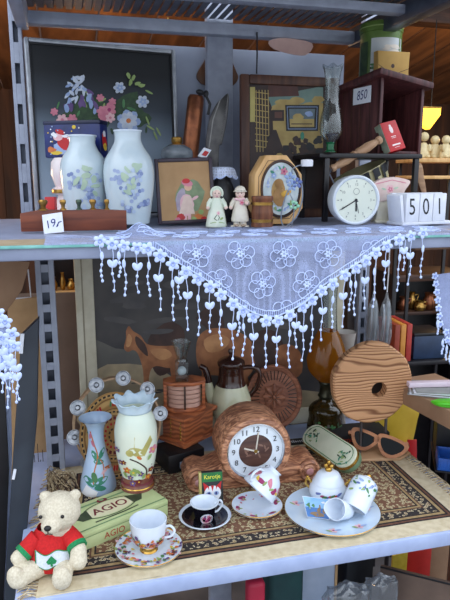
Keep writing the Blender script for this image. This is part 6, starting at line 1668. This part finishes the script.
t.part('tree_panel', b, parent=sw, label='white knitted panel with a green tree')
for c, d, r in (((-25.6, -10.8, 27.8), (-6, -3.6, -4), 8.9), ((23.8, -15.2, 30.6), (2.6, -5, -3.6), 9.7)):
    b = t.b(); d = V(d).normalized(); b.tube([V(c) - d * 1.5, V(c) + d * 3], r, knitg, 20); t.part('cuff', b, parent=sw, label='green knitted cuff')
# =================================================== around and below the shelf
def panel(name, label, cat, pts, Y, th, mat, **kw):
    W = [q(px, py, Y) for px, py in pts]; zmin = min(w.z for w in W)
    t = T(name, label, cat, V((sum(w.x for w in W) / len(W), Y, zmin)), rz=0, k=1)
    b = B(); b.prism([(w.x - t.loc.x, w.z - t.loc.z) for w in W], 0, th, mat, b=kw.get('b', .002)); return t, b
# left: cardboard, boards, slab
t, b = panel('cardboard_sheet', 'large brown cardboard sheet standing left of the horse painting', 'cardboard', [(12, 294), (82, 292), (92, 860), (20, 860)], 1.86, .006, pm('grey_brown_card', (146, 124, 108), (130, 110, 96), 10, .8)); t.solo(b)
t, b = panel('cardboard_flap', 'grey-brown cardboard flap tilted under the upper shelf at the left edge', 'cardboard', [(-30, 256), (30, 262), (22, 290), (12, 304), (-8, 330), (-30, 340)], 1.50, .006, cardb); t.solo(b)
t, b = panel('pale_board', 'pale brown board leaning behind the dark slab at the left', 'board', [(8, 300), (46, 296), (50, 480), (44, 640), (-4, 640), (4, 420)], 1.72, .01, tan); t.solo(b)
t, b = panel('dark_board', 'tall dark blue-grey board leaning at the left end of the lower shelf', 'board', [(21, 336), (39, 318), (37, 420), (30, 500), (21, 590), (12, 760), (-12, 760), (4, 600), (12, 470)], 1.32, .03, slate, b=.004)
o = t.part('board', b)
w0 = q(21.5, 344, 1.315); b = B(); b.box(-.004, .004, -.001, .002, -.022, .022, paper, MT(w0.x - t.loc.x, -.002, w0.z - t.loc.z) @ RY(8), b=0); t.part('sticker', b, label='small white sticker')
w0 = q(14, 475, 1.315); b = B(); b.box(-.003, .003, -.001, .002, -.012, .012, paper, MT(w0.x - t.loc.x, -.002, w0.z - t.loc.z) @ RY(14), b=0); t.part('sticker', b, label='small white sticker')
for i, (pts, Y, m_, lb) in enumerate((([(-30, 330), (3, 360), (9, 470), (2, 640), (-40, 640)], 1.36, black, 'black board at the far left edge, left of the dark blue-grey board'),
                                   ([(6, 340), (10, 350), (12, 460), (8, 560), (3, 700), (-2, 700), (5, 520)], 1.40, shelfsteel, 'thin pale strip between the two dark boards at the left edge'))):
    t, b = panel('board' if i == 0 else 'metal_strip', lb, 'board' if i == 0 else 'strip', pts, Y, .008, m_); t.solo(b)
# white bracket in the gap
t = T('shelf_bracket', 'thin white wire bracket in front of the warm gap at the left', 'bracket', q(31, 297, 1.66), rz=0)
b = t.b(); b.tube([(-16, 0, -1), (0, 0, 0), (-1, 0, 28)], .8, white, 6); t.solo(b)
# the warm niche behind the slotted post
t = T('display_case', 'dark display case with a warm lit edge seen between the slotted post and the painting', 'display case', q(62, 293, 2.3), rz=0)
b = t.b(); b.box(-18, 20, 0, 40, -4, 0, wlight, b=.5); t.part('shelf', b)
b = t.b(); b.box(-20, -16, 0, 40, -4, 46, wlight, b=.5); t.part('side_panel', b); b = t.b(); b.box(17, 21, 0, 40, -4, 46, wlight, b=.5); t.part('side_panel', b)
b = t.b(); b.box(-16, 17, 37, 40, 0, 46, blackw, b=0); t.part('back_board', b)
cases = t
for i, (x, r, hh) in enumerate(((-8, 4, 14), (1, 3, 18), (9, 4.4, 11))):
    tt = T('brass_pot', ('dark brass pot in the lit case, leftmost', 'slim dark brass pot in the lit case, in the middle', 'low dark brass pot in the lit case, rightmost')[i], 'pot', cases.W @ V((x * cases.k, 16 * cases.k, .3 * cases.k)), rz=0, k=cases.k, group='brass pots in the lit case')
    b = tt.b(); b.lathe(sm([(r * .6, hh), (r * .5, hh * .8), (r, hh * .45), (r * .8, hh * .1), (r * .5, 0), (0, 0)], 3), brass, 20); tt.solo(b)
# brass trinkets hanging between slab and post (amber bokeh)
for i, (px, py, r, m_) in enumerate(((39, 468, 4, 'brass'), (44, 474, 3, 'copper'), (36, 480, 3, 'brass'), (42, 486, 3.4, 'brass'), (34, 492, 2.6, 'steel'), (40, 497, 2.6, 'copper'))):
    lb = ('brass bauble left of the slotted post, uppermost of the string', 'copper bauble just right of the uppermost brass bauble', 'brass bauble below the copper one beside the dark board', 'brass bauble above the small copper one near the bear', 'grey steel bauble beside the dark board, left of the bear head', 'small copper bauble lowest behind the bear')[i]
    t = T('bauble', lb, 'bauble', q(px, py, 1.66), rz=0, group='baubles strung beside the dark board')
    b = t.b(); b.ball((0, 0, 0), (r, r, r * 1.2), MATS['brass'] if m_ == 'brass' else MATS['copper'] if m_ == 'copper' else chrome, seg=12); b.tube([(0, 0, r), (0, 0, r + 22 + i)], .3, black, 4); t.solo(b)

# right: rack behind with copper pots, cardboard box, bag, basket
zs2 = q(415, 312, 2.25).z
t = T('dark_rack', 'dark wooden rack with a board of copper pots behind the right lace end', 'rack', (q(420, 312, 2.25).x, 2.25, 0), rz=-4, k=.0037)
kk = .0037; hz = zs2 / kk
b = t.b(); b.box(-32, 60, 0, 60, hz - 4, hz, wdark, b=.5); t.part('shelf', b)
b = t.b(); b.box(-32, 60, 0, 60, hz - 60, hz - 56, blackw, b=.5); t.part('shelf', b)
b = t.b(); b.box(-32, 60, 0, 60, hz + 36, hz + 44, wdark, b=.5); t.part('shelf', b)
b = t.b(); b.box(-34, 62, 60, 63, 10, hz + 44, blackw, b=0); t.part('back_board', b)
for x in (-34, 60):
    b = t.b(); b.box(x, x + 3, 0, 60, 0, hz + 44, blackw, b=.5); t.part('side_panel', b)
rk = t
for i, (x, y, r, hh, mm) in enumerate(((-16, 12, 7, 16, copper), (-2, 18, 6, 20, brass), (2, 5, 7, 12, brass), (16, 10, 8, 20, copper), (28, 14, 6, 24, brass))):
    lb = ('copper pot on the dark rack, leftmost', 'tall brass pot on the dark rack, behind the low one', 'low brass bowl on the dark rack, in front', 'round copper kettle on the dark rack, beside the lace end', 'tall brass jug on the dark rack behind the lace end')[i]
    tt = T('metal_pot', lb, 'pot', rk.W @ V((x * kk, y * kk, (hz + .2) * kk)), rz=0, k=kk, group='copper and brass pots on the dark rack')
    b = tt.b(); b.lathe([(0, hh * .8)] + sm([(r * .7, hh), (r * .6, hh * .8), (r, hh * .45), (r * .85, hh * .12), (r * .6, 0), (0, 0)], 3), mm, 22); b.tube(sm([(r * .6, 0, hh * .8), (r * 1.5, 0, hh * .8), (r * .95, 0, hh * .35)], 4), .8, mm, 6); tt.solo(b)
# binders standing on the lower board of the rack
zb3 = q(400, 362, 1.95).z
t = T('side_table', 'dark side table holding the coloured binders right of the wooden disc', 'table', (q(420, 362, 1.95).x, 1.95, 0), rz=-4, k=.0033)
hz3 = zb3 / .0033; b = t.b(); b.box(-30, 70, -4, 40, hz3 - 5, hz3, blackw, b=.5); t.part('top', b)
for x in (-27, 66):
    for y in (0, 36): b = t.b(); b.box(x - 2, x + 2, y - 2, y + 2, 0, hz3 - 5, blackw, b=.4); t.part('leg', b)
sd_ = t
for i, (px, w_, hh, mm, lb) in enumerate(((396, 5.5, 38, pm('binder_rust', (150, 62, 40), (130, 50, 34), 20, .5), 'rust red binder, leftmost of the three'), (402, 5.5, 38, pm('binder_orange', (206, 140, 60), (190, 122, 48), 20, .5), 'orange yellow binder between the rust one and the red one'), (408, 5.5, 38, pm('binder_red', (176, 58, 48), (160, 46, 40), 20, .5), 'red binder, rightmost of the three'))):
    tt = T('binder', lb, 'binder', h(px, 1.95, zb3 + .0006), rz=-4, group='binders on the side table')
    b = tt.b(); b.box(-w_ / 2, w_ / 2, 0, 40, 0, hh, mm, b=.6); tt.solo(b)
tt = T('blue_case', 'dark blue case on the side table right of the red binder', 'case', h(425, 1.95, zb3 + .0006), rz=-4); b = tt.b(); b.box(-12, 22, 2, 34, 0, 24, pm('blue_case', (34, 54, 84), (26, 44, 70), 20, .4), b=1); tt.part('body', b); b = tt.b(); b.box(-12.4, 22.4, 1.6, 34.4, 24, 27, black, b=.8); tt.part('lid', b)
# front right stack: cardboard carton carrying papers and a white rail
zc3 = q(420, 385, 1.62).z
cx = q(440, 400, 1.60).x
zc4 = 1.06; e0_, e1_ = g(404, 388, zc4), g(450, 411, zc4); an_ = math.degrees(math.atan2(e1_.y - e0_.y, e1_.x - e0_.x)); print('CARTON', e0_, e1_, an_)
t = T('carton', 'brown cardboard carton right of the wooden disc, carrying papers', 'carton', (e0_.x, e0_.y, 0), rz=an_, k=.00285)
kk = .00285; top3 = zc4 / kk
b = t.b(); b.box(-26, 120, 0, 60, top3 - 17, top3, cardb, b=.4); t.part('lid', b)
b = t.b(); b.box(100, 118, 40, 58, 0, top3 - 17, blackw, b=.4); t.part('stand', b, label='dark stand below the carton')
ct = t
tt = T('paper_stack', 'grey stack of papers lying on the cardboard carton', 'papers', ct.W @ V((26 * kk, 28 * kk, top3 * kk + .0006)), rz=-34, k=kk); b = tt.b()
for i in range(5): b.box(-34 + i, 34 + i, -18, 18, i * 1.2, i * 1.2 + 1, paper if i % 2 else pm('grey_paper', (150, 150, 146), (130, 130, 128), 20, .7), RZ(i * 3) , b=.1)
tt.solo(b)
tt = T('white_rail', 'pinkish white plastic rail lying across the papers', 'rail', ct.W @ V((24 * kk, 30 * kk, (top3 + 6.4) * kk)), rz=-10, k=kk); b = tt.b(); b.box(-38, 60, -4, 4, 0, 5, pm('pinkish_white', (222, 204, 214), (210, 192, 204), 20, .4), b=1); tt.solo(b)
tt = T('green_scoop', 'bright green plastic scoop lying on the carton at the right edge', 'scoop', g(441, 403.5, zc4 + .001), rz=-20); b = tt.b(); gp = pm('bright_green_plastic', (90, 200, 40), (76, 184, 30), 20, .35)
b.slab(sm([(-9, -1), (-4, -9), (8, -12), (30, -12), (30, 10), (6, 10), (-5, 6)], 3, True), 0, 2, gp, b=.6); b.tube(sm([(-9, -1, 2), (-4, -9, 3), (8, -12, 4), (30, -12, 5)], 4), 1.6, gp, 8); tt.solo(b)
t, b = panel('yellow_bag', 'yellow plastic bag hanging behind the wooden disc and sunglasses', 'bag', sm([(376, 414), (392, 404), (420, 402), (418, 420), (412, 448), (408, 470), (386, 470), (378, 440)], 3, True), 1.60, .012, pm('yellow_plastic', (222, 186, 60), (206, 166, 44), 14, .4), b=.004); t.solo(b)
t, b = panel('red_folder', 'narrow red folder edge standing right of the yellow bag', 'folder', [(408, 440), (417, 440), (419, 780), (409, 780)], 1.57, .006, red); t.solo(b)
t = T('black_crate', 'black plastic crate on a dark stand at the right edge beyond the shelf end', 'crate', (q(432, 458, 1.36).x + .055, 1.36, 0), rz=-30, k=.0027)
top4 = q(432, 412, 1.36).z / .0027; hb4 = max(.868, q(432, 478, 1.30).z) / .0027
b = t.b(); b.box(-14, 60, 0, 40, hb4, top4, black, b=1); t.part('body', b); b = t.b(); b.box(12, 58, -34, 38, 0, hb4 - 2, blackw, b=.5); b.box(-16, 58, -34, 38, hb4 - 2, hb4, blackw, b=.4); t.part('stand', b)
cr4 = t
t = T('blue_basket', 'blue plastic basket beyond the right end of the rug', 'basket', cr4.W @ V((-14 * .0027, -33 * .0027, (hb4 + .2) * .0027)), rz=-30, k=.0027)
bl = pm('blue_plastic', (40, 92, 176), (30, 76, 156), 20, .35)
b = t.b(); b.box(0, 70, 0, 2, 0, 13, bl, b=.8); b.box(0, 70, 28, 30, 0, 13, bl, b=.8); b.box(0, 2, 0, 30, 0, 13, bl, b=.8); b.box(68, 70, 0, 30, 0, 13, bl, b=.8); b.box(0, 70, 0, 30, 0, 1.4, bl, b=.5)
for i in range(11): b.box(3 + i * 6, 5 + i * 6, -1, 0, 1, 12, bl, b=.2)
t.solo(b)
# clear plastic bags with silver ware, grey cup, dark post
for i, (px, dx, lb) in enumerate(((374, 0, 'clear plastic bag hanging beside the narrow slotted post, left of the other'), (387, 3, 'clear plastic bag hanging beside the narrow slotted post, right of the other'))):
    t = T('plastic_bag', lb, 'plastic bag', q(px, 292, 1.68), rz=0, group='plastic bags beside the slotted post')
    b = t.b(); pr_ = [(1, 0), (2, -6), (5, -16), (6.6, -34), (6, -50), (4, -56), (0, -57)]
    b.lathe(sm(pr_, 4), plasticwrap, 24, sy=.6, wav=lambda a, i_: (1 + .18 * math.sin(5 * a + i_ * .5), 0)); t.part('film', b)
    b = t.b(); b.tube(sm([(-3, 0, -12), (-2, 0, -30), (-3.4, 0, -50)], 4), 1.5, chrome, 8); b.tube(sm([(2, 0, -10), (3, 0, -30), (2, 0, -52)], 4), 1.6, pm('silver_grey', (170, 176, 180), (120, 126, 132), 30, .3, .6), 8); t.part('cutlery', b)
    b = t.b(); b.tube([(0, 0, 0), (.5, 0, 20), (0, 0, (ZU - .0262 - t.loc.z) / t.k)], .6, white, 5); t.part('strap', b)
t, b = panel('dark_plank', 'dark brown upright plank between the oil lamp and the slotted post', 'plank', [(347, 262), (357, 262), (358, 470), (349, 470)], 1.745, .03, pm('umber_plank', (70, 58, 54), (54, 44, 42), 20, .6)); t.solo(b)
t = T('grey_cup', 'pale grey cup half hidden between oil lamp and wooden disc', 'cup', h(342, 1.66, ZR), rz=0)
pr_ = t.prof([(10, 332), (9, 340), (7, 352), (5, 360), (3, 366), (3, 420), (8, 436)])
b = t.b(); b.lathe([(0, pr_[1][1])] + sm(pr_, 3) + [(0, 0)], pm('pale_grey_ceramic', (178, 172, 164), (160, 154, 148), 20, .4), 28); t.solo(b)
# brown board under the upper shelf at the right
a0, a1 = q(383, 258, 1.62), q(470, 262, 1.62)
t = T('brown_plank', 'brown plank fixed under the right part of the upper shelf', 'plank', (a0.x, 1.45, ZU - .026 - .055), rz=0, k=1)
b = B(); b.box(0, a1.x - a0.x, 0, .03, 0, .0545, pm('brown_plank', (112, 82, 62), (90, 64, 48), 14, .7), b=.002); t.solo(b)

# below the lower shelf
t = T('storage_bin', 'pale grey panel of a storage bin under the lower shelf', 'bin', (q(318, 590, 1.32).x, 1.32, 0), rz=0, k=.00235)
tz = q(318, 560, 1.32).z / .00235
b = t.b(); b.box(-26, 22, 0, 60, 0, tz, pm('grey_bin', (176, 186, 204), (160, 172, 192), 16, .5), b=1); t.part('body', b); b = t.b(); b.box(20, 23, -1.4, 0, 10, tz, tan, b=.2); t.part('seam', b)
t = T('teal_bundle', 'dark teal cloth bundle under the lower shelf', 'cloth bundle', (q(282, 585, 1.30).x, 1.25, 0), rz=0, k=.0023)
tz = q(282, 572, 1.25).z / .0023
b = t.b(); b.box(-22, 18, 0, 40, 0, tz, pm('dark_teal_cloth', (24, 62, 62), (18, 46, 50), 10, .8), b=6, seg=4); t.solo(b)
t = T('red_bag', 'dark red bag under the lower shelf left of the teal bundle', 'bag', (q(256, 592, 1.2).x, 1.19, 0), rz=0, k=.0022)
tz = q(256, 584, 1.19).z / .0022
b = t.b(); b.box(-10, 10, 0, 16, 0, tz, pm('crimson_bag', (176, 30, 60), (150, 22, 50), 10, .6), b=5, seg=4); t.solo(b)
t = T('black_bin', 'tall black bin under the lower shelf behind the clear plastic bags', 'bin', (q(360, 580, 1.36).x, 1.36, 0), rz=0, k=.0025)
tz = q(360, 548, 1.36).z / .0025
b = t.b(); b.box(-17, 16, 0, 40, 0, tz, black, b=1); t.part('body', b); b = t.b(); b.box(-18, 17, -1, 41, tz - 5, tz, slate, b=1); t.part('rim', b)
for i, (px, py, Y, r, lb) in enumerate(((346, 604, 1.14, 22, 'crumpled clear plastic bag under the lower shelf, the larger one'), (380, 592, 1.20, 17, 'crumpled clear plastic bag under the lower shelf beside the carton, the smaller one'))):
    t = T('clear_bag', lb, 'plastic bag', (q(px, py, Y).x, Y, 0), rz=0, group='crumpled plastic bags below the shelf')
    zz = q(px, py, Y).z / t.k
    b = t.b(); b.lathe(sm([(0, zz + r * .9), (r * .7, zz + r * .7), (r, zz), (r * 1.05, zz * .5), (r * .9, 1), (0, 0)], 4), plasticwrap, 40, sy=.5, wav=lambda a, i_: (1 + .10 * math.sin(7 * a + i_) + .06 * math.sin(13 * a - i_ * 2), 1.5 * math.sin(5 * a + i_))); t.solo(b)
t = T('cardboard_sheet', 'brown cardboard panel with a dark edge standing under the right end of the lower shelf', 'cardboard', (q(384, 575, 1.25).x, 1.27, 0), rz=-38, k=.0024)
tz = q(384, 566, 1.27).z / .0024
b = t.b(); b.box(0, 90, 0, 5, 0, tz, darkcard, b=.4); t.part('body', b); b = t.b(); b.box(0, 90, -.6, 0, tz - 1.4, tz + .8, black, b=.2); t.part('edge_tape', b)
for i, (p4, Y, mm, nm, lb) in enumerate((([(393, 556), (408, 552), (412, 600), (396, 600)], 1.50, yellow, 'yellow_folder', 'yellow folder standing under the right end of the lower shelf'), ([(408, 552), (432, 546), (432, 600), (412, 600)], 1.52, pm('red_plastic', (214, 52, 44), (196, 42, 36), 16, .45), 'red_board', 'red board standing under the shelf right of the yellow folder'), ([(430, 545), (470, 540), (470, 610), (438, 600)], 1.55, cardb, 'tan_board', 'tan board at the lower right corner under the shelf'))):
    P4 = [q(px, py, Y) for px, py in p4]; t = T(nm, lb, nm.split('_')[1], (P4[0].x, Y, 0), rz=0, k=1)
    b = B(); b.prism([(P4[0].x - P4[0].x, P4[0].z), (P4[1].x - P4[0].x, P4[1].z), (P4[1].x - P4[0].x, 0), (0, 0)], 0, .008, mm, b=.001); t.solo(b)
# ----------------------------------------------------------------- lighting
w = bpy.data.worlds.new('sky'); scene.world = w; w.use_nodes = True
bg = w.node_tree.nodes['Background']
nt = w.node_tree
tcw = nt.nodes.new('ShaderNodeTexCoord'); sxw = nt.nodes.new('ShaderNodeSeparateXYZ'); nt.links.new(tcw.outputs['Generated'], sxw.inputs[0])
rw = nt.nodes.new('ShaderNodeValToRGB'); nt.links.new(sxw.outputs['Z'], rw.inputs['Fac'])
el = rw.color_ramp.elements; el[0].position = 0.0; el[0].color = (.32, .35, .39, 1); el[1].position = .85; el[1].color = (.81, .885, 1.0, 1)
em = el.new(.30); em.color = (.60, .665, .76, 1)
nt.links.new(rw.outputs['Color'], bg.inputs['Color']); bg.inputs['Strength'].default_value = 2.75
def lamp(name, kind, loc, energy, color, size=.1, rot=None):
    l = bpy.data.lights.new(name, kind); l.energy = energy; l.color = color
    if kind == 'AREA': l.size = size
    elif kind == 'POINT': l.shadow_soft_size = size
    elif kind == 'SUN': l.angle = size
    o = bpy.data.objects.new(name, l); COL.objects.link(o); o.location = loc
    if rot: o.rotation_euler = rot
    return o
lamp('hall_lamp', 'POINT', (2.8, 3.2, 1.9), 30, (1, .62, .25), .15)
lamp('hall_lamp', 'POINT', (.1, 3.6, 2.1), 18, (1, .6, .28), .15)
lamp('hall_lamp', 'POINT', (-1.2, 3.0, 1.6), 30, (1, .6, .28), .15)
